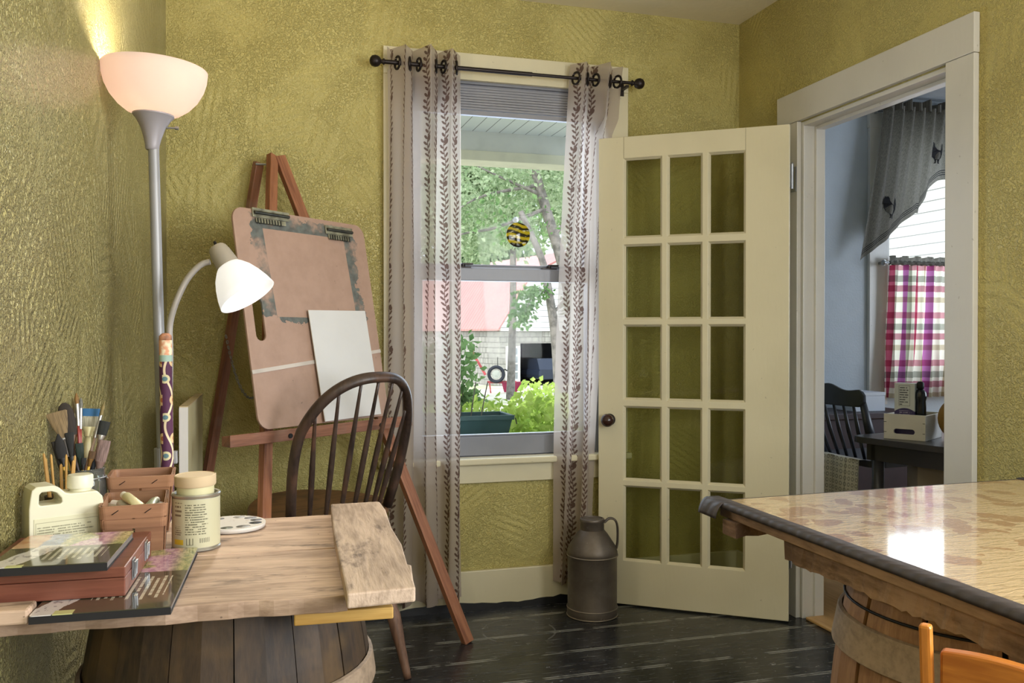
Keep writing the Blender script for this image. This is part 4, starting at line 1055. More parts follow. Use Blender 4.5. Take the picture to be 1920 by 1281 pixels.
# paint can and tub
cn = thing('paint_can', 'small paint can with printed instructions on the plank table', 'can', (-.103,1.650,TZ+.0008), rotz=0)
g = G('can_label'); u, v, _ = g.xyz('UV')
tx = textmask(g, u, v, .0042, .058, .098, .030, .084, .42, 420)
tx2 = textmask(g, u, v, .0075, .036, .053, .06, .086, .45, 260).max(textmask(g, u, v, .0036, .036, .052, .028, .045, .44, 380)); 
c = g.mix(tx*.85, C('bab698'), C('4a4836')); c = g.mix(tx2*.85, c, C('5c4b38'))
c = g.mix((u > .034)*(u < .0545)*(v > .013)*(v < .022), c, C('d2b02f'))
bar = ((u*1900).sin() > .1)*(u > .082)*(u < .100)*(v > .016)*(v < .024); c = g.mix(bar*.8, c, C('3d3b30'))
ic = ((u-.066).abs() < .006)*((v-.0185).abs() < .006); ici = ((u-.066).abs() < .0045)*((v-.0200).abs() < .0065); c = g.mix((ic-ici*ic).max((u-.066).abs().step(.0012,.0008)*ic)*.8, c, C('4a4836'))
M_canlab = g.done(g.pbr(c, .4))
M_tin = plain('tinplate', 'b9b7ac', .32, .8, var=.15)
m = MB(); m.lathe([(.0395,0),(.0415,.0015),(.0415,.004),(.0402,.0055),(.0402,.0925),(.0415,.094),(.0418,.097),(.0405,.099),(.0365,.0985),(.0355,.0955),(.0345,.0955),(.0345,.03),(0,.03)], 48); m.build('can_body', M_tin, cn, smooth='auto')
m = MB(); m.lathe([(.0406,.007),(.0406,.0915)], 64, Matrix.Rotation(math.radians(165), 4, 'Z'), a0=0, a1=2*PI*.999, uvs=True); m.build('paper_label', M_canlab, cn, smooth=True)
tbp = thing('card_tub', 'round tan tub with a lid standing in the paint can', 'tub', (-.1025,1.6505,TZ+.0315), rot=(math.radians(.6),math.radians(-1),0))
M_tub = plain('tan_card', 'cdb794', .7, var=.05); M_tub2 = plain('cream_tub_side', 'd2cba0', .5, var=.05)
m = MB(); m.lathe([(.029,0),(.0318,.085)], 40); m.build('tub_body', M_tub2, tbp, smooth='auto')
m = MB(); m.lathe([(.0338,.080),(.0350,.082),(.0352,.0985),(.0335,.0995),(.0328,.0985),(0,.0983)], 44); m.build('tub_lid', M_tub, tbp, smooth='auto')
# palette
pal = thing('paint_palette', 'white oval plastic paint palette with shallow wells beside the can', 'palette', (-.046,1.805,TZ+.0008), rotz=math.radians(12))
g = G('used_palette_white'); n = g.noise(None, 60, 4, .65); x, y, z = g.xyz()
c = g.mix((n > .66)*.6, C('d9d5cf'), C('a98f80')); M_pal = g.done(g.pbr(c, .35))
rx, ry = .063, .068; m = MB()
oval = [(rx*math.cos(2*PI*i/56), ry*math.sin(2*PI*i/56)) for i in range(56)]
wells = [(.040,-.022,.0125,'2f3538'),(.047,.004,.0115,'7d7f86'),(.041,.028,.0125,'a9a9ad'),(.022,.047,.012,'c9c7c3'),(.012,-.045,.0135,'b5b3ae'),(-.018,.048,.012,'8f8d88'),(-.018,-.043,.012,'7b7f74'),(-.042,.018,.012,'9c8f84')]
hl = [list(reversed([(cx+r*math.cos(2*PI*i/20), cy+r*math.sin(2*PI*i/20)) for i in range(20)])) for cx, cy, r, _c in wells]
m.prism([oval]+hl, .006, .0085); m.lathe([(1,0),(1,.0085)], 2) if False else None
rim_ = m.build('palette_plate', M_pal, pal, bevel=.0008)
m = MB(); vs = [(rx*k*math.cos(2*PI*i/56), ry*k*math.sin(2*PI*i/56), z) for k, z in ((1,.0062),(.985,.0005),(.95,.0),(.95,.0058)) for i in range(56)]
m.add(vs, [(j*56+i, j*56+(i+1) % 56, (j+1)*56+(i+1) % 56, (j+1)*56+i) for j in range(3) for i in range(56)]); m.build('palette_skirt', M_pal, pal, smooth=True)
for cx, cy, r, hc in wells:
    m = MB(); m.lathe([(r,.0083),(r*.9,.004),(r*.6,.0022),(0,.0018)], 20, Matrix.Translation((cx,cy,0))); m.build('paint_well', plain('dried_paint_'+hc, hc, .3, var=.3, vscale=80), pal, smooth=True)
# berry baskets
M_veneer = wood('basket_veneer', 'a87c5c', '805a41', .6, 'x', 10, .0003, spots='8a6248', tone=.5)
def basket(name, label, loc, rot, wt, dt, wb_, db, h, twin):
    e = thing(name, label, 'basket', loc, rotz=rot)
    def ringp(z): k = z/h; return (wb_+(wt-wb_)*k)/2, (db+(dt-db)*k)/2
    for sgn in (-1, 1):
        a0, b0_ = ringp(0); a1, b1 = ringp(h)
        for k in (0, 1):                          # two upright slats per long side
            t0, t1 = (-.96, -.04) if k == 0 else (.04, .96)
            m = MB(); m.add([(a0*t0,sgn*b0_,0),(a0*t1,sgn*b0_,0),(a1*t1,sgn*b1,h),(a1*t0,sgn*b1,h)], [(0,1,2,3)]); m.build('side_slat', M_veneer, e, solid=.0014)
        m = MB(); m.add([(sgn*a0,-b0_*.94,0),(sgn*a0,b0_*.94,0),(sgn*a1,b1*.94,h),(sgn*a1,-b1*.94,h)], [(0,1,2,3)]); m.build('end_slat', M_veneer, e, solid=.0014)
    box('bottom', M_veneer, e, -wb_/2, wb_/2, -db/2, db/2, 0, .0015)
    for nm_, zz, hh, ou in (('rim_band', h-.022, .022, .0022), ('rim_band', h-.022, .022, -.0022)) + ((('waist_band', h-.040, .016, .0018),) if twin else ()):
        a_, b_ = ringp(zz); a2, b2 = ringp(zz+hh); m = MB(); vs = []
        for aa, bb_, z in ((a_,b_,zz),(a2,b2,zz+hh)):
            for px, py in rrect(-aa-ou, aa+ou, -bb_-ou, bb_+ou, .010, 5): vs.append((px,py,z))
        n_ = len(vs)//2; m.add(vs, [(i,(i+1) % n_,n_+(i+1) % n_,n_+i) for i in range(n_)]); m.build(nm_, M_veneer, e, solid=.0012)
    m = MB()
    for sgn in (-1, 1):
        for fx in (-.55, .45):
            a_, b_ = ringp(h-.011); m.tube([(a_*fx-.005, sgn*(b_+.0036), h-.014),(a_*fx+.005, sgn*(b_+.0036), h-.007)], .0007, 5)
    m.build('staples', M_black, e)
    return e
bs1 = basket('berry_basket', 'front wooden berry basket holding paint tubes', (-.2015,1.644,TZ+.001), math.radians(4), .101, .140, .094, .098, .094, True)
basket('berry_basket', 'empty wooden berry basket standing behind the one with paint tubes', (-.213,1.834,TZ+.001), math.radians(3), .114, .108, .096, .076, .110, False)
# paint tubes in the front basket
def ptube(label, loc, rx_, rz_, capc, bodyc, L_=.066):
    e = thing('paint_tube', label, 'paint tube', loc, rot=(rx_, 0, rz_), group='paint tubes in the front basket')
    m = MB(); vs = []; N = 18; st = [(0,.0008,.011),(.012,.004,.0105),(.03,.007,.0095),(L_*.72,.0085,.009),(L_*.80,.0085,.0085),(L_*.86,.005,.005)]
    for yv, hz, hx in st:
        for i in range(N): vs.append((hx*math.cos(2*PI*i/N), yv, hz*math.sin(2*PI*i/N)))
    m.add(vs, [(j*N+i, j*N+(i+1) % N, (j+1)*N+(i+1) % N, (j+1)*N+i) for j in range(len(st)-1) for i in range(N)]+[tuple(range(N)), tuple((len(st)-1)*N+i for i in range(N))])
    m.build('tube_body', plain('tube_'+bodyc, bodyc, .35, .3, var=.1), e, smooth='auto')
    K = frame_at((0,L_*.84,0),(1,0,0),(0,0,-1),(0,1,0)); m = MB(); m.lathe([(.0062,0),(.0068,.002),(.0062,.012),(0,.0125)], 16, K); m.build('cap', plain('tubecap_'+capc, capc, .45, var=.03), e, smooth='auto')
zt_ = TZ+.001
m = MB(); 
ptube('white-capped paint tube leaning at the left end of the front basket', (-.186,1.655,zt_+.072), .10, math.radians(62), 'e6e2da', 'b9b5a6')
ptube('cream paint tube with a fat white cap at the middle of the front basket', (-.196,1.632,zt_+.084), .12, math.radians(28), 'ece8df', 'd8d0a4')
ptube('grey-green paint tube lying towards the right of the front basket', (-.180,1.606,zt_+.080), .05, math.radians(-8), 'dcdcd4', '9fa58c')
ptube('silver paint tube crossing the right end of the front basket', (-.164,1.690,zt_+.074), .08, math.radians(170), 'dedad4', 'c2c0bd')
for i, (xx, yv, rz_) in enumerate(((-.22,1.615,.3),(-.19,1.66,1.2),(-.20,1.612,-.6),(-.176,1.648,.4),(-.215,1.66,.9))):
    ptube('pale paint tube lying low under the others in the front basket', (xx,yv,zt_+.020+.013*i), 0, rz_, 'd8d4ca', 'b5b09f', .055)
# jar of brushes
jr = thing('brush_jar', 'clear glass jar full of paintbrushes behind the cream jug', 'jar', (-.310,1.790,TZ+.0008))
m = MB(); m.lathe([(.036,0),(.040,.004),(.041,.02),(.041,.105),(.037,.115),(.0375,.128),(.0385,.130),(.0355,.1295),(.0345,.116),(.0385,.104),(.0385,.02),(.036,.006),(0,.005)], 40)
m.build('glass_body', glass_mat('jar_glass', 'e3ebe4', .9, .04), jr, smooth=True)
m = MB(); m.tube([(.039*math.cos(2*PI*i/40), .039*math.sin(2*PI*i/40), .112) for i in range(40)], .0016, 8, True); m.tube([(.040,-.004,.112),(.046,-.006,.104),(.047,-.006,.086),(.043,-.005,.072)], .0016, 8); m.build('wire_clasp', M_steel, jr, smooth=True)
st_ = thing('stick_cup', 'small dark cup of thin wooden sticks behind the jug handle', 'cup', (-.330,1.705,TZ+.0008))
m = MB(); m.lathe([(.024,0),(.027,.095),(.0255,.095),(.023,.004),(0,.004)], 30); m.build('cup_body', plain('dark_tin', '4e4538', .5, .4), st_, smooth='auto')
M_stick = wood('pale_stick_wood', 'c79c55', '94692f', .6, 'z', 10)
for i, (dx, dy, lx_, ly_) in enumerate([(-.010,.004,-.020,.006),(-.004,-.006,-.012,-.004),(.003,.006,-.006,.006),(.008,-.004,.002,-.002),(.012,.006,.010,.004),(0,0,-.001,0),(-.012,-.006,-.016,-.006),(.006,.0,.015,0)]):
    o = thing('wooden_stick', 'thin pale wooden stick standing in the dark cup behind the jug', 'stick', (-.330+dx*.9, 1.705+dy, TZ+.006), group='wooden sticks in the cup')
    m = MB(); L_ = .155+.012*math.sin(i*2.3); m.tube([(0,0,0),(lx_*.9,ly_,L_*.98),(lx_*.92,ly_,L_)], [.0021,.0021,.0006], 8); m.build('shaft', M_stick, o)
M_ferr = plain('brush_ferrule', 'b7b3ab', .3, .85, var=.15)
def brush(label, u_, top, base, hcol, fcol, bcol, bl, bw, flat, hl_, hr=.0035, fl2=.022, tip='taper', tipcol=None, kind='paintbrush'):
    base, top = Vector(base), Vector(top); Z = (top-base).normalized(); toCam = (Vector((0,0,1.1))-top).normalized()
    X = Z.cross(toCam).normalized(); Y = Z.cross(X)
    e = thing(kind, label, 'paintbrush', (0,0,0), group='paintbrushes in the glass jar'); e.matrix_local = frame_at(base, X, Y, Z)
    Lt = (top-base).length; zb = Lt-bl; zf = zb-fl2
    m = MB(); N = 9; m.tube([(0,0,zf*k/N) for k in range(N+1)], [hr*(.55+.55*math.sin(PI*min(1,.12+k/N*.86))) for k in range(N+1)], 10); m.build('handle', plain('handle_'+hcol, hcol, .35, var=.08), e, smooth=True)
    def loft(prof, nm, mt):
        m = MB(); n_ = 18; vs = [(rx_*math.cos(2*PI*i/n_), ry_*math.sin(2*PI*i/n_), z) for z, rx_, ry_ in prof for i in range(n_)]
        m.add(vs, [(j*n_+i, j*n_+(i+1) % n_, (j+1)*n_+(i+1) % n_, (j+1)*n_+i) for j in range(len(prof)-1) for i in range(n_)]+[tuple(range(n_-1,-1,-1)), tuple((len(prof)-1)*n_+i for i in range(n_))])
        return m.build(nm, mt, e, smooth='auto')
    loft([(zf-.004,hr*.95,hr*.95),(zf+fl2*.3,hr*1.02,hr*1.02),(zb,bw*.86 if flat else bw*.9,hr*(.8 if flat else .9))], 'ferrule', M_ferr if fcol is None else plain('ferrule_'+fcol, fcol, .4, .3))
    ty = hr*(.75 if flat else 1.0)
    g = G('bristles_'+bcol); x, y, z = g.xyz(); n = g.noise(g.vec(x*6, y*6, z*.25), 130, 2); cc = g.mix(n.step(.35,.65), C(bcol), tuple([q*.55 for q in C(bcol)[:3]]+[1]))
    if tipcol: cc = g.mix((z > Lt-bl*.42), cc, C(tipcol))
    mt = g.done(g.pbr(cc, .75))
    if tip == 'taper': pr_ = [(zb-.001,bw*.84,ty),(zb+bl*.35,bw*1.05,ty*1.1),(zb+bl*.7,bw*.72,ty*.7),(Lt-.001,bw*.12,ty*.15)]
    elif tip == 'flat': pr_ = [(zb-.001,bw*.86,ty),(zb+bl*.5,bw*.98,ty*.9),(Lt,bw*1.0,ty*.35)]
    elif tip == 'round': pr_ = [(zb-.001,bw*.80,ty),(zb+bl*.4,bw*1.0,ty),(zb+bl*.75,bw*.92,ty*.8),(zb+bl*.92,bw*.62,ty*.5),(Lt,bw*.18,ty*.2)]
    else: pr_ = [(zb-.001,bw*.35,ty),(zb+bl*.5,bw*.8,ty*.7),(Lt-.002,bw*1.05,ty*.4),(Lt,bw*.9,ty*.2)]
    loft(pr_, 'bristles', mt)
    return e
jx, jy, jz = -.310, 1.790, TZ+.008
def B(dx, dy): return (jx+dx, jy+dy, jz)
brush('tan fan brush spreading leftmost above the jug handle', 0, (-.352,1.775,.957), B(.012,.010), '5a2f24', None, '8a7350', .050, .017, True, 0, kind='paintbrush', tip='fan')
brush('large dark brown mop brush rising left of the tall brushes', 0, (-.343,1.792,.972), B(.014,-.006), '3b2a20', '4a3018', '2f241a', .062, .0145, True, 0, tip='round', hr=.005)
brush('tallest brush with pointed brown bristles and silver ferrule', 0, (-.323,1.802,.990), B(.004,-.012), '8f3b36', None, '8f6a3a', .020, .0042, False, 0, fl2=.038)
brush('thin tall brush behind the tallest brown-tipped one', 0, (-.331,1.812,.981), B(.006,-.008), '9a7d3c', '9a8a5c', '7d6b42', .030, .0022, False, 0, hr=.002)
brush('tall brush with grey bristles and a red handle', 0, (-.317,1.812,.981), B(-.004,-.014), '9b4540', None, '77756c', .020, .0035, False, 0, fl2=.036)
brush('broad round-topped brush with blue-tipped bristles and cream handle', 0, (-.303,1.822,.958), B(-.006,.018), 'd8cf9f', 'd8cf9f', 'b0ab93', .034, .0175, True, 0, hr=.008, fl2=.014, tip='flat', tipcol='2c5f8a')
brush('long slanting brush with dark pointed bristles at the right of the jar', 0, (-.276,1.812,.972), B(-.022,-.010), 'b9a08a', None, '8a7a4c', .026, .0036, False, 0, fl2=.040, hr=.004)
brush('flat black-bristled brush with silver band at the far right', 0, (-.272,1.792,.936), B(-.014,.004), 'a58e86', None, '22241f', .026, .0095, True, 0, hr=.005, fl2=.012, tip='flat')
brush('broad pinkish-grey wooden spatula at the right of the jar', 0, (-.270,1.775,.902), B(.002,.004), '8c736c', '8c736c', '8f766f', .040, .0105, True, 0, hr=.005, fl2=.020, tip='flat')
brush('short brush with narrow dark bristles at the lower left', 0, (-.356,1.770,.903), B(-.004,-.010), 'c09a4a', '2c241c', '2c241c', .040, .0040, False, 0, tip='flat')
brush('black pointed brush with a yellow handle near the left', 0, (-.348,1.768,.918), B(-.010,-.016), 'd3a544', '1c1b1c', '1d1a19', .046, .0095, True, 0, fl2=.012)
brush('dark flat brush with long silver ferrule in the left middle', 0, (-.345,1.782,.934), B(.006,-.020), 'c49a48', '4e453c', '3a241d', .030, .0065, True, 0, fl2=.030, tip='flat')
brush('ragged black brush in the centre of the bunch', 0, (-.331,1.778,.918), B(-.002,-.022), 'b88a3a', '26231f', '1d1c1a', .044, .0075, True, 0, tip='fan')
brush('green-black tipped short brush in the centre', 0, (-.314,1.776,.898), B(.010,-.016), '9b6b34', '2f4238', '25332b', .026, .0070, True, 0, tip='flat')
brush('yellow-handled brush with short brown bristles at centre right', 0, (-.289,1.762,.884), B(-.016,-.018), 'd0a42a', '7a5a2c', '5e4326', .014, .0060, True, 0, fl2=.010, tip='flat')
brush('small yellow-handled brush with black square tip', 0, (-.303,1.758,.873), B(-.008,-.024), 'd0a42a', '17181a', '17181a', .012, .0048, True, 0, fl2=.006, tip='flat')
brush('thin dark-handled brush standing behind the black-tipped yellow one', 0, (-.288,1.782,.868), B(-.012,.006), '1d1f26', '1d1f26', '25272e', .022, .0042, False, 0)

# ------------------------------------------------------------------ milk can
mk = thing('milk_can', 'old brown metal milk can with lid and side handle on the floor', 'milk can', (1.262,3.205,0), rotz=math.radians(-16))
def rust_mat():
    g = G('aged_brown_tin'); n = g.noise(None, 7, 5, .6); n2 = g.noise(None, 60, 3)
    c = g.mix(n.step(.3,.7), C('736a60'), C('5a5148')); c = g.mix((n2 > .72)*.4, c, C('8d8478'))
    return g.done(g.pbr(c, .48, .55, g.bump(n2, .0006)))
M_can = rust_mat(); M_canedge = plain('worn_tin_edge', '94897a', .45, .6, var=.15)
m = MB(); m.lathe([(.098,0),(.0985,.004),(.0985,.030),(.0965,.034),(.0965,.236),(.0985,.239),(.0985,.250),(.0965,.256),(.093,.268),(.060,.318),(.050,.330),(.0465,.334)], 56); m.build('can_body', M_can, mk, smooth='auto')
for zz, r in ((.033,.098),(.237,.0988),(.003,.0985)): 
    m = MB(); m.tube([(r*math.cos(2*PI*i/56), r*math.sin(2*PI*i/56), zz) for i in range(56)], .0026, 8, True); m.build('seam_ring', M_canedge, mk, smooth=True)
m = MB(); m.lathe([(.0465,.330),(.0462,.362),(.0485,.366),(.0490,.372),(.047,.377),(.041,.379),(.0405,.375),(0,.373)], 44); m.build('lid', M_can, mk, smooth='auto')
m = MB(); hp = spline([(.046,-.006,.362),(.066,-.006,.378),(.088,-.006,.372),(.098,-.006,.345),(.0985,-.006,.290),(.094,-.006,.262)], 8)
for sgn in (0,): m.tube(hp, [.0045]*len(hp), 10, flat=3.2)
m.build('carry_handle', M_can, mk, smooth=True)

# ------------------------------------------------------------------ right table, its cloth and barrel
RA = math.radians(2.6)
RTZ = .748
rt = thing('rough_board_table', 'rough-edged board table top laid on the pale barrel', 'table', (.934,1.656,RTZ-.003), rotz=RA)
# local: +x to the right, -y towards the viewer
M_rough = plank_mat('rough_split_board', 'b8967c', '6b5240', '33271e', 'y', .8)
TWX, TLY = .852, 1.45
for i in range(4): box('board', M_rough, rt, .004+i*.2125, .004+(i+1)*.2125-.003, -TLY, -.006, -.028, 0, .002)
def roughbar(name, x0, x1, y0, y1, z0, z1, axis, n=40):
    m = MB(); vs, fs = [], []
    for q in range(n+1):
        t = q/n; w_ = random.uniform(-.006,.004); w2 = random.uniform(-.005,.003)
        if axis == 'y': y = y0+(y1-y0)*t; vs += [(x0+w_*.7,y,z0-w2),(x1,y,z0-w2),(x1,y,z1),(x0,y,z1)]
        else: x = x0+(x1-x0)*t; vs += [(x,y0+w_,z0-w2),(x,y1,z0-w2),(x,y1,z1),(x,y0,z1)]
    for q in range(n):
        o = q*4
        for k in range(4): fs.append((o+k,o+(k+1) % 4,o+4+(k+1) % 4,o+4+k))
    fs += [(3,2,1,0), tuple(n*4+k for k in range(4))]
    m.add(vs, fs); m.build(name, M_rough, rt)
roughbar('edge_rail', .026, .060, -TLY, -.21, -.072, -.0285, 'y', 90)
roughbar('cross_batten', -.006, .80, -.085, -.035, -.056, -.0285, 'x', 30)
roughbar('cross_batten', .06, .80, -1.2, -1.13, -.060, -.0285, 'x', 30)
tc_ = thing('oilcloth', 'shiny tan oilcloth with brown leaf print and dark ribbed border on the table', 'tablecloth', (.934,1.656,RTZ), rotz=RA)
g = G('oilcloth_print'); x, y, z = g.xyz(); p = g.tc()
wav = ((y*1.0+x*.03)*300 + g.noise(g.vec(x*.5,y*2,0.0), 22, 4, .7)*26).sin()
n1 = g.noise(g.vec(x*1.0, y*1.0, 1.0), 9, 2, .5, .4)
d1, _c = g.vor(g.vec(x+(g.noise(p,14,2)-.5)*.06, y*.75+(g.noise(p,13,2)-.5)*.06, 0.0), 17)
blot = (d1 < .43)*(n1 > .44)
d2 = g.noise(g.vec(x, y, 3.0), 48, 2, .5, 1.5); blot = blot*(1-(d2-.5).abs().step(.03,.0)*.6)
c = g.mix(wav.step(.2,1.0)*.34, C('cbb08a'), C('8d7352')); c = g.mix(blot*.75, c, C('98694f'))
M_oil = g.done(g.pbr(c, g.noise(g.vec(x*2, y*14, 0.0), 12, 2)*.12+.13, 0, g.bump(wav*.5+g.noise(p, 20, 3), .0007), Specular_IOR_Level=.6, Coat_Weight=1.0, Coat_Roughness=.07))
g = G('ribbed_dark_border'); x, y, z = g.xyz(); rb = ((y+x)*210 + g.noise(None, 20, 2)*7).sin()
M_border = g.done(g.pbr(g.mix(rb.step(-.2,.8)*.5, C('3a3231'), C('282223')), .55, 0, g.bump(rb, .0004)))
box('cloth', M_oil, tc_, .012, TWX-.012, -TLY, -.010, -.0022, .0015, .001)
def bord(name, P0_, P1_, nrm):                     # rolled border running along an edge
    m = MB(); P0_, P1_ = Vector(P0_), Vector(P1_); nrm = Vector(nrm); n_ = 60; vs = []
    pr_ = [(-.021,.0026),(-.004,.0030),(.005,.0025),(.0085,-.001),(.0095,-.005),(.0095,-.009)]
    for q in range(n_+1):
        b_ = P0_.lerp(P1_, q/n_); w_ = .0005*math.sin(q*1.7)
        for ox, oz in pr_: vs.append(b_+nrm*(ox+w_)+Vector((0,0,oz)))
    k_ = len(pr_)
    m.add(vs, [(q*k_+i, q*k_+i+1, (q+1)*k_+i+1, (q+1)*k_+i) for q in range(n_) for i in range(k_-1)]); m.build(name, M_border, tc_, smooth=True, solid=.0016)
bord('border', (-.0,-TLY,0), (.0,.030,0), (-1,0,0)); bord('border', (TWX,.0,0), (TWX,-TLY,0), (1,0,0))
bord('border', (TWX+.0,.0,-.004), (.02,.0,-.004), (0,1,0))
rb_ = barrel('barrel', 'pale wooden barrel with grey hoop carrying the oilcloth table', (1.232,1.232,0), .215, .268, .716, M_stave, 13, [(.545,.607,M_hoopw,.008)], [.632,.20], rot=.62, gapw=.075)

# the old table is out-of-square: its left side flares out towards the viewer
def flare():
    for r_ in (rt, tc_):
        for ch in r_.children:
            for v_ in ch.data.vertices: v_.co.x += .058*v_.co.y*max(0, 1-max(0, v_.co.x)/TWX)
# ------------------------------------------------------------------ orange pine chair at the right edge
M_pine = wood('orange_pine', 'cf8436', 'a05a1f', .32, 'z', 9, .0003, spots='b06a28')
M_pinex = wood('orange_pine_rail', 'cf8436', 'a05a1f', .32, 'y', 9, .0003, spots='b06a28')
pc = thing('pine_chair', 'orange pine chair tucked against the oilcloth table', 'chair', (.755,.572,0), rotz=math.radians(36))
for sy_, lab in ((.180,None),(-.180,None)):
    m = MB(); n_ = 14; vs = []
    for q in range(n_+1):
        t = q/n_; z = .823*t; xo = -.045*(max(0,t-.52)/.48)**1.3; wx = .0085*(1-.25*t); wy = .0075-.002*t
        vs += [(xo-wx,sy_-wy,z),(xo+wx,sy_-wy,z),(xo+wx,sy_+wy,z),(xo-wx,sy_+wy,z)]
    fs = [(q*4+k,q*4+(k+1) % 4,q*4+4+(k+1) % 4,q*4+4+k) for q in range(n_) for k in range(4)]+[(3,2,1,0),tuple(n_*4+k for k in range(4))]
    m.add(vs, fs); m.build('back_post', M_pine, pc, bevel=.003)
def rail_(name, z0, fn, th=.016, xo=-.035):
    m = MB(); n_ = 40; vs = []
    for q in range(n_+1):
        y = .168-.336*q/n_; zt2 = fn(q/n_); xx = xo-.012*math.sin(PI*q/n_)
        vs += [(xx-th/2,y,z0),(xx+th/2,y,z0),(xx+th/2,y,zt2),(xx-th/2,y,zt2)]
    fs = [(q*4+k,q*4+(k+1) % 4,q*4+4+(k+1) % 4,q*4+4+k) for q in range(n_) for k in range(4)]+[(3,2,1,0),tuple(n_*4+k for k in range(4))]
    m.add(vs, fs); m.build(name, M_pinex, pc, bevel=.003)
rail_('crest_rail', .69, lambda t: .799+.003*math.sin(4*PI*t))
rail_('back_rail', .55, lambda t: .59, xo=-.012)
m = MB(); m.prism([rrect(-.005,.37,-.21,.21,.03,5)], .415, .440); m.build('seat', M_pinex, pc, bevel=.004)
for sy_ in (.18,-.18):
    m = MB(); m.tube([(.335,sy_,.415),(.345,sy_,.2),(.35,sy_,0)], [.017,.019,.014], 12); m.build('front_leg', M_pine, pc, smooth=True)
    beam('stretcher', (.0,sy_,.20), (.345,sy_,.20), .016, .02, M_pine, pc)

# ------------------------------------------------------------------ kitchen things
M_kch = plain('dark_painted_chair', '33373f', .35, var=.15, vscale=10)
def kchair(label, loc, rot):
    e = thing('kitchen_chair', label, 'chair', loc, rotz=rot)
    m = MB(); m.prism([rrect(-.20,.20,-.20,.20,.06,6)], .515, .545); m.build('seat', M_kch, e, bevel=.006)
    for sx_ in (-1,1):
        for sy_ in (-1,1):
            m = MB(); m.tube([(sx_*.15,sy_*.15,.52),(sx_*.18,sy_*.18,.26),(sx_*.20,sy_*.20,0)], [.016,.020,.012], 12); m.build('leg', M_kch, e, smooth=True)
        m = MB(); m.tube([(sx_*.165,-.165,.54),(sx_*.180,-.215,.68),(sx_*.185,-.255,.80)], [.014,.015,.011], 12, flat=1.5); m.build('back_post', M_kch, e, smooth=True)
    for k in range(5):
        xx = -.11+.055*k; m = MB(); m.tube([(xx,-.175,.54),(xx*1.1,-.222,.67),(xx*1.15,-.255,.79)], [.007,.0095,.006], 8); m.build('spindle', M_kch, e, smooth=True)
    m = MB(); n_ = 30; vs = []
    for q in range(n_+1):
        t = q/n_*2-1; z1_ = .868-.022*abs(t)**2+.010*math.cos(t*PI*2); ed = .022*(max(0,abs(t)-.85)/.15)**2; y = -.262-.020*(1-t*t)
        vs += [(t*.205,y-.009,.782+ed),(t*.205,y+.009,.782+ed),(t*.205,y+.007,z1_-ed),(t*.205,y-.007,z1_-ed)]
    fs = [(q*4+k,q*4+(k+1) % 4,q*4+4+(k+1) % 4,q*4+4+k) for q in range(n_) for k in range(4)]+[(3,2,1,0),tuple(n_*4+k for k in range(4))]
    m.add(vs, fs); m.build('crest_rail', M_kch, e, bevel=.004)
    beam('stretcher', (-.175,.17,.25), (-.175,-.17,.25), .02, .02, M_kch, e); beam('stretcher', (.175,.17,.25), (.175,-.17,.25), .02, .02, M_kch, e)
    return e
kc1 = kchair('dark painted spindle-back chair standing in the kitchen beyond the doorway', (2.75,3.405,.001), math.radians(-86))
g = G('ring_print_cloth'); u, v, _ = g.xyz('UV')
def cell(u, v, s): 
    a = ((u/s).fract()-.5)*s; b_ = ((v/s).fract()-.5)*s; d = a*a+b_*b_; return (d < (s*.36)**2)*(d > (s*.20)**2)
c = g.mix(cell(u, v, .026)*.6, C('f4f0e6'), C('6d685f')); c = g.mix(((u/.088).fract() < .08)*.5, c, C('8a857a'))
M_ringc = g.done(g.pbr(c, .85))
cs = thing('seat_cloth', 'cream ring-print cloth hanging over the seat of the dark kitchen chair', 'cloth', (0,0,0))
cc0 = Vector((2.50,3.385,.548)); m = MB()
def clothfn(u_, v_):
    yy_ = 3.245+.27*u_
    if v_ < .35: q = v_/.35; return Vector((2.551-.028*q, yy_, .549))
    q = (v_-.35)/.65; return Vector((2.523-.02*q+.005*math.sin(u_*11+q), yy_+.006*math.sin(u_*13), .549-.40*q))
m.grid(clothfn, 30, 40, uvfn=lambda u_, v_: (u_*.27, v_*.6)); m.build('cloth', M_ringc, cs, smooth=True)
kc2 = kchair('dark kitchen chair half hidden by the door jamb', (2.295,3.65,.001), math.radians(178))
# kitchen table
kt = thing('kitchen_table', 'small dark kitchen table just inside the doorway', 'table', (2.662,2.93,0), rotz=math.radians(12.7))
M_kt = plain('dark_table_paint', '3b3a3e', .3, var=.1)
m = MB(); m.prism([rrect(-.27,.40,-.50,.22,.05,6)], .655, .680); m.build('table_top', M_kt, kt, bevel=.004)
box('apron', M_kt, kt, -.20, .34, -.44, -.42, .58, .655); box('apron', M_kt, kt, -.20, -.18, -.42, .19, .58, .655); box('apron', M_kt, kt, -.20, .34, .15, .17, .58, .655)
for lx__, ly__ in ((-.18,-.42),(.33,-.42),(-.18,.15),(.33,.15)):
    m = MB(); m.tube([(lx__,ly__,.58),(lx__,ly__,.3),(lx__,ly__,.001)], [.024,.022,.015], 14); m.build('leg', M_kt, kt, smooth=True)
tr_ = thing('white_crate', 'white wooden box with a hand slot on the kitchen table', 'box', (2.424,2.963,.6805), rotz=math.radians(-58.2))
M_wc = plain('white_crate_paint', 'd6d2c9', .5, var=.04)
m = MB(); m.prism([[(0,0),(.158,0),(.158,.100),(0,.100)], list(reversed(rrect(.038,.118,.022,.042,.0098,6)))], 0, .009, FX); m.build('front_panel', M_wc, tr_, bevel=.001)
m = MB(); m.prism([[(0,0),(.158,0),(.158,.100),(0,.100)], list(reversed(rrect(.038,.118,.022,.042,.0098,6)))], 0, .009, Matrix.Translation((0,.20,0))@FX); m.build('back_panel', M_wc, tr_, bevel=.001)
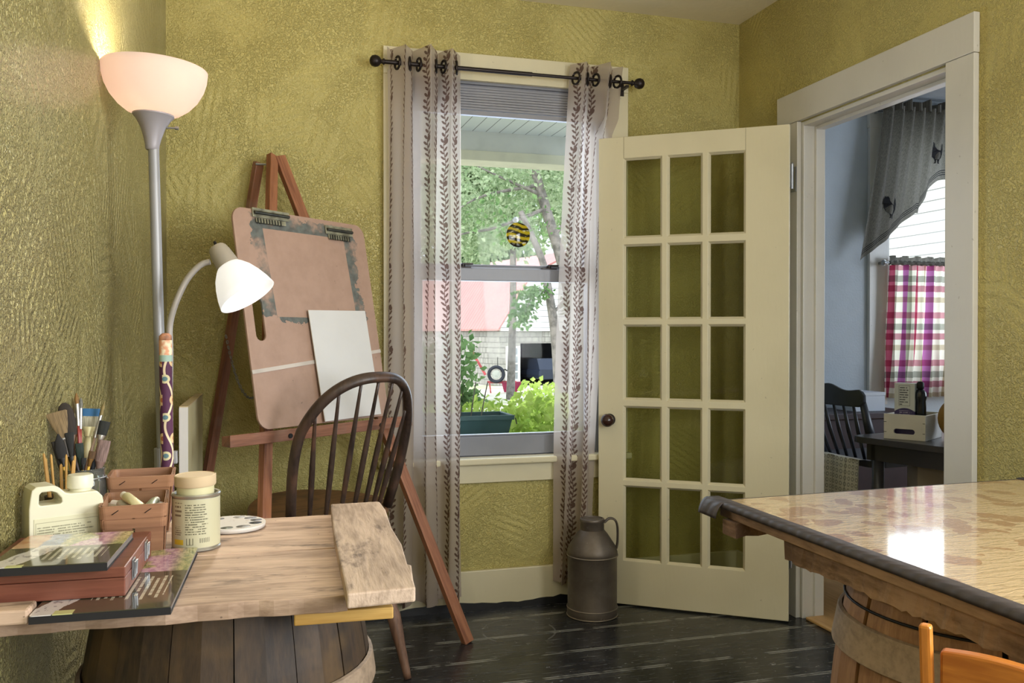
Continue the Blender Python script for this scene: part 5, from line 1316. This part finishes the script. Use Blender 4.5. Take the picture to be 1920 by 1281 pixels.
for xx in (0,.149): box('side_panel', M_wc, tr_, xx, xx+.009, .0005, .190, 0, .098, .001)
box('bottom', M_wc, tr_, .009, .149, .0, .191, 0, .006)
m = MB()
for xx in (.0045,.1535):
    for zz in (.028,.068): m.box(xx-.006,xx+.003 if xx > .1 else xx+.006,-.0094,-.0088,zz-.001,zz+.001)
m.build('nail_heads', M_black, tr_)
g = G('carton_print'); x, y, z = g.xyz(); z = z-.078; tx = textmask(g, x, z, .0095, .020, .056, .048, .125, .40, 200)
c = g.mix(tx*.9, C('c9cdcd'), C('3b4048')); brd_ = (x > .017)*(x < .060)*(z > .046)*(z < .128); ib = (x > .0185)*(x < .0585)*(z > .0475)*(z < .1265); c = g.mix((brd_-ib*brd_)*.8, c, C('3b4048'))
arc = (z < .038-(x-.04)*(x-.04)*9); c = g.mix(arc, c, C('352a5c')); tx3 = textmask(g, x, z, .008, .018, .068, .008, .028, .45, 260); c = g.mix(tx3*arc*.8, c, C('b9b2cf'))
M_carton = g.done(g.pbr(c, .45))
ct = thing('food_carton', 'pale carton with a nutrition panel standing in the white box', 'carton', (2.464,2.955,.6875), rotz=math.radians(-58.2))
box('carton', M_carton, ct, 0, .078, 0, .045, 0, .215, .001)
b = MB(); b.box(.0,.078,.045,.0455,.0,.215); b.build('carton_back', plain('carton_side_dark', '5f5c50', .5), ct)
bt_ = thing('dark_bottle', 'dark lumpy bottle beside the carton in the white box', 'bottle', (2.535,2.892,.6875)); bt_.scale = (.8,.8,1)
m = MB(); m.lathe([(.024,0),(.027,.01),(.027,.12),(.025,.145),(.030,.160),(.028,.178),(.019,.188),(.013,.193)], 26); m.build('bottle_body', plain('dark_glass', '15181a', .15, var=.2), bt_, smooth=True)
m = MB(); m.lathe([(.013,.192),(.017,.198),(.017,.216),(.011,.222),(0,.223)], 20); m.build('bottle_cap', M_black, bt_, smooth=True)
yb = thing('yellow_bag', 'mustard yellow bag with cord handles beside the white box', 'bag', (2.655,2.83,.6805))
m = MB(); m.sphere((0,0,.085), .085, 20, 14, None, (.9,.7,.95)); m.build('bag_body', plain('mustard_cloth', 'a5803c', .8, var=.2, vscale=14, bump=.003, bscale=30), yb, smooth=True)
for k in range(4):
    m = MB(); m.tube(spline([(-.035+.012*k,-.055,.10),(-.028+.012*k,-.070,.05),(-.012+.012*k,-.066,.012)], 6), .0035, 7); m.build('cord', plain('straw_cord', 'b58f4a', .8), yb, smooth=True)
bk = thing('cardboard_box', 'grey-brown cardboard box under the kitchen table', 'box', (2.60,2.95,0), rotz=math.radians(-30))
box('carton_body', plain('grey_cardboard', '9a9186', .8, var=.05), bk, -.03, .19, -.05, .16, .001, .57, .002)
b = MB(); b.box(-.01,.17,.0,.11,.5705,.574); b.build('flap', plain('grey_cardboard_flap', 'a39a8f', .8), bk)
cb_ = thing('dark_chest', 'low dark maroon chest against the kitchen wall below the window', 'chest', (2.62,3.86,.001))
M_chest = plain('dark_maroon_wood', '3a2a30', .45, var=.15)
box('chest_body', M_chest, cb_, 0, .74, 0, .315, 0, .655, .003); box('chest_lid', M_chest, cb_, -.012, .752, -.014, .318, .656, .688, .004)
pb = thing('white_box', 'plain white box on the dark chest behind the kitchen chair', 'box', (3.02,3.92,.6895))
box('box_body', plain('white_card', 'cfd6e2', .6, var=.02), pb, 0, .19, 0, .18, 0, .082, .002); box('box_lid', plain('white_card_lid', 'd5dbe5', .6, var=.02), pb, -.002, .192, -.002, .182, .0825, .100, .002)
mt_ = thing('dark_cloth', 'dark maroon cloth hanging down under the kitchen table', 'cloth', (0,0,0))
m = MB(); m.grid(lambda u_, v_: Vector((2.62+.42*u_, 2.55+.42*u_*.25+.012*math.sin(u_*40), .56-.54*v_)), 60, 6, uvfn=lambda a_, b__: (a_, b__)); m.build('cloth_drape', plain('dark_navy_cloth', '2b2730', .9, var=.3, vscale=60), mt_, smooth=True, solid=.004)
# valance with roosters, and plaid cafe curtain
def valcloth(m_, L0, L1):
    pass
g = G('grey_linen'); u, v, _ = g.xyz('UV'); wv = g.noise(g.vec(u*1.0, v*.15, 0.0), 420, 2)*.5+g.noise(g.vec(u*.15, v, 2.0), 420, 2)*.5
c = g.mix(wv.step(.35,.65), C('8c8981'), C('66645f')); hs = (v-.030).abs().min((v-.042).abs()).min((v-.054).abs()) < .0026
c = g.mix(hs*.9, c, C('25262c')); d = g.node('ShaderNodeBsdfDiffuse', Color=c); t = g.node('ShaderNodeBsdfTranslucent', Color=c); M_linen = g.done(g.mixs(.22, d, t))
vl = thing('valance', 'grey linen window valance with black rooster motifs and striped hem', 'curtain', (0,0,0))
ZV = 2.368
def hemz(x):                                       # lower edge of the swag
    if x <= 3.19: return 1.50
    if x < 3.54: return 1.50+(x-3.19)/.35*.275
    if x < 3.56: return 1.775
    t = min(1, (x-3.56)/.19); return 1.80+.175*math.sin(t*PI/2)
def vfn(u_, v_):
    xb = 3.19+.80*u_; xt = 3.345+.645*u_
    zb_ = hemz(xb); z = ZV-.0-(ZV-zb_)*v_
    x = xt+(xb-xt)*v_**1.2
    y = 4.105+.020*math.sin(u_*58)*(1-v_*.75)+.016*math.sin(u_*21+1)*v_ + .03*(1-u_)*v_*(-.6)
    return Vector((x, y, z))
m = MB(); m.grid(vfn, 150, 50, uvfn=lambda a_, b__: (a_*1.1, (1-b__)*(ZV-hemz(3.19+.80*a_)))); m.build('cloth', M_linen, vl, smooth=True)
m = MB(); m.grid(lambda a_, b__: Vector((3.335+.655*a_, 4.105+.026*math.sin(a_*64)+.0, ZV+.055*(1-b__)-.012*math.sin(a_*37)*(1-b__)-.02)), 120, 8, uvfn=lambda a_, b__: (a_*1.1, .5)); m.build('ruffle', M_linen, vl, smooth=True, solid=.004)
rst = [(-.042,.020),(-.036,.040),(-.026,.046),(-.022,.056),(-.015,.050),(-.008,.054),(-.004,.044),(-.004,.032),(.004,.016),(.018,.010),(.026,.020),(.026,.038),(.036,.048),(.046,.040),(.048,.016),(.042,-.008),(.028,-.026),(.014,-.034),(.010,-.046),(.016,-.054),(.002,-.054),(.000,-.036),(-.004,-.036),(-.006,-.052),(-.016,-.053),(-.010,-.046),(-.012,-.032),(-.026,-.020),(-.034,-.002),(-.034,.016),(-.044,.014)]
for rx_, rz_ in ((3.372,1.80),(3.700,2.125)):
    best = min(((i/150, j/60) for i in range(151) for j in range(61)), key=lambda q: (vfn(*q).x-rx_)**2+(vfn(*q).z-rz_)**2)
    vs = []; tri = tessellate_polygon([[Vector((a_,b__,0)) for a_, b__ in rst]])
    def onv(px, pz):
        uu, vv_ = best
        for _ in range(12):
            p = vfn(uu, vv_); e1 = (vfn(uu+.002,vv_)-p)/.002; e2 = (vfn(uu,vv_+.002)-p)/.002; dx, dz = px-p.x, pz-p.z; det = e1.x*e2.z-e1.z*e2.x
            uu += (dx*e2.z-dz*e2.x)/det*.7; vv_ += (e1.x*dz-e1.z*dx)/det*.7
        return vfn(uu, vv_)
    m = MB(); m.add([onv(rx_+a_*1.05, rz_+b__*1.15)+Vector((0,-.004,0)) for a_, b__ in rst], [tuple(t_) for t_ in tri]); m.build('rooster_motif', plain('rooster_black', '15151a', .9, var=0), vl)
vr = thing('valance_rod', 'thin rod carrying the grey linen valance', 'curtain rod', (0,0,0)); m = MB(); m.tube([(3.33,4.142,ZV-.025),(4.45,4.142,ZV-.025)], .006, 10); m.build('rod', M_steel, vr)
m = MB(); m.box(3.34,3.35,4.149,4.175,ZV-.031,ZV-.019); m.build('bracket', M_steel, vr)
cr = thing('cafe_rod', 'grey rod with a round end carrying the plaid kitchen curtain', 'curtain rod', (0,0,0)); m = MB(); m.tube([(3.365,4.12,1.497),(4.45,4.12,1.497)], .007, 12); m.build('rod', M_steel, cr)
m = MB(); m.sphere((3.362,4.12,1.497), .016, 16, 10); m.build('finial', M_steel, cr, smooth=True); m = MB(); m.box(3.372,3.38,4.127,4.178,1.49,1.503); m.build('bracket', M_steel, cr)
g = G('plaid_cotton'); u, v, _ = g.xyz('UV')
def bands(q, per, defs, base):
    f = (q/per).fract()*per; c_ = base
    for a_, b__, h_ in defs: c_ = g.mix((f > a_)*(f < b__), c_, C(h_))
    return c_
du = [(.02,.055,'a8506a'),(.085,.11,'b7a98c'),(.14,.175,'a868a2'),(.205,.235,'8a8d80')]
cu_ = bands(u, .27, du, C('eceae2')); cv_ = bands(v, .27, [(.02,.055,'b8657c'),(.085,.12,'8a8d80'),(.14,.175,'a8506a'),(.205,.235,'b7a98c')], C('eceae2'))
mm_ = g.nt.nodes.new('ShaderNodeMix'); mm_.data_type = 'RGBA'; mm_.blend_type = 'MULTIPLY'; mm_.inputs[0].default_value = .8; g.put(mm_.inputs[6], cu_); g.put(mm_.inputs[7], cv_)
c = mm_.outputs[2]; d = g.node('ShaderNodeBsdfDiffuse', Color=c); t = g.node('ShaderNodeBsdfTranslucent', Color=c); M_plaid = g.done(g.mixs(.62, d, t))
pcv = thing('plaid_curtain', 'red green and white plaid cafe curtain on the lower kitchen window', 'curtain', (0,0,0))
def pf(u_, v_):
    z = 1.512-.77*v_; x = 3.405-.035*v_+.60*u_+.006*math.sin(u_*60)*v_
    y = 4.121+(.016+.014*v_)*math.sin(u_*62+.6*math.sin(v_*4))+.008*math.sin(u_*23)
    return Vector((x, y, z))
def sk2(a_, c_): return abs((a_.z+c_.z)/2-1.497) < .012
m = MB(); m.grid(pf, 150, 60, uvfn=lambda a_, b__: (a_*.95, b__*.77), skip=sk2); m.build('cloth', M_plaid, pcv, smooth=True)
m = MB(); m.grid(lambda a_, b__: Vector((3.40+.61*a_, 4.120+.013*math.cos(2*PI*b__)*1.0+.003*math.sin(a_*80), 1.497+.012*math.sin(2*PI*b__)+.0015*math.sin(a_*120))), 150, 12, uvfn=lambda a_, b__: (a_*.95, b__*.03)); m.build('rod_sleeve', M_linen, pcv, smooth=True)
m = MB(); m.grid(lambda a_, b__: Vector((3.40+.61*a_, 4.121+.012*math.sin(a_*90)*b__, 1.508+.026*b__+.005*math.sin(a_*47)*b__)), 150, 3, uvfn=lambda a_, b__: (a_*.95, .02)); m.build('ruffle', M_linen, pcv, smooth=True)
# dark border corner curling down at the table's far left corner
m = MB(); m.grid(lambda a_, b__: Vector((-.004-.022*math.sin(b__*1.4), -.040+.075*a_, .0022-.030*(1-math.cos(b__*1.5))-.004*b__)), 8, 8); m.build('border_flap', M_border, tc_, smooth=True, solid=.0016)
flare()
# ------------------------------------------------------------------ light, sky, camera
wd = bpy.data.worlds.new('sky'); sc.world = wd; wd.use_nodes = True
nt = wd.node_tree; nt.nodes.clear()
o_ = nt.nodes.new('ShaderNodeOutputWorld'); bg = nt.nodes.new('ShaderNodeBackground')
bg.inputs[0].default_value = C('dfe9f5'); bg.inputs[1].default_value = SKY
nt.links.new(bg.outputs[0], o_.inputs[0])
def light(name, kind, loc, energy, color, **kw):
    l = bpy.data.lights.new(name, kind); l.energy = energy; l.color = color[:3]
    for k, v in kw.items(): setattr(l, k, v)
    o = bpy.data.objects.new(name, l); COL.objects.link(o); o.location = loc; return o
def aim(o, target): o.rotation_euler = (Vector(target)-o.location).to_track_quat('-Z', 'Y').to_euler()
s = light('sun', 'SUN', (0,0,10), SUN, (1,.96,.88), angle=.02); s.rotation_euler = Vector((.62,.72,-.95)).to_track_quat('-Z','Y').to_euler()
a = light('added_fill_rear', 'AREA', (.95,YR+.02,1.42), REAR, (.97,.98,1), shape='RECTANGLE', size=1.35, size_y=1.3); aim(a, (.95,3,1.3))  # added fill light behind the viewer, set at the made-up rear window
a = light('added_fill_right', 'AREA', (XR-.02,.1,1.45), RIGHT, (.95,.97,1), shape='RECTANGLE', size=1.2, size_y=1.15); aim(a, (-1,.6,1.2))  # added fill at the made-up right window, brightens the left wall
a = light('added_fill_kitchen', 'AREA', (KX1-.02,2.35,1.45), KIT, (.76,.86,1), shape='RECTANGLE', size=1.6, size_y=1.25); aim(a, (2.2,3.0,1.2))  # added kitchen fill from an unseen side opening
a = light('daylight_back_window', 'AREA', ((WX0+WX1)/2,YB+.145,1.36), BACKW, (.70,.80,1), shape='RECTANGLE', size=.74, size_y=1.3); aim(a, ((WX0+WX1)/2,0,1.1))
a = light('torchiere_bulb', 'POINT', LAMP1, L1, (1,.87,.72), shadow_soft_size=.04)
a = light('reading_bulb_light', 'SPOT', LAMP2, L2, (1,.93,.82), shadow_soft_size=.02, spot_size=math.radians(150), spot_blend=.5); a.rotation_euler = ax_.to_track_quat('-Z','Y').to_euler()
a = light('daylight_kitchen_back_window', 'AREA', ((KW[0]+KW[1])/2,YK+.10,1.52), KIT2, (.80,.88,1), shape='RECTANGLE', size=.8, size_y=1.3); aim(a, ((KW[0]+KW[1])/2,0,1.3))
cam = bpy.data.cameras.new('camera'); cam.sensor_width = 36; cam.lens = 36*1645/1920; cam.clip_start = .02; cam.clip_end = 400
co = bpy.data.objects.new('camera', cam); COL.objects.link(co); co.location = (0,0,1.1)
co.rotation_euler = (math.radians(90-.505), 0, math.radians(-16.26)); sc.camera = co
vs = sc.view_settings; vs.view_transform = 'Standard'; vs.look = 'None'; vs.exposure = EXPO; vs.gamma = 1; vs.use_curve_mapping = False
try:
    sc.cycles.use_denoising = True
    sc.cycles.max_bounces = 10; sc.cycles.diffuse_bounces = 5; sc.cycles.transparent_max_bounces = 12; sc.cycles.transmission_bounces = 6; sc.cycles.glossy_bounces = 4
    sc.cycles.sample_clamp_indirect = 6; sc.cycles.caustics_reflective = False; sc.cycles.caustics_refractive = False
except Exception: pass
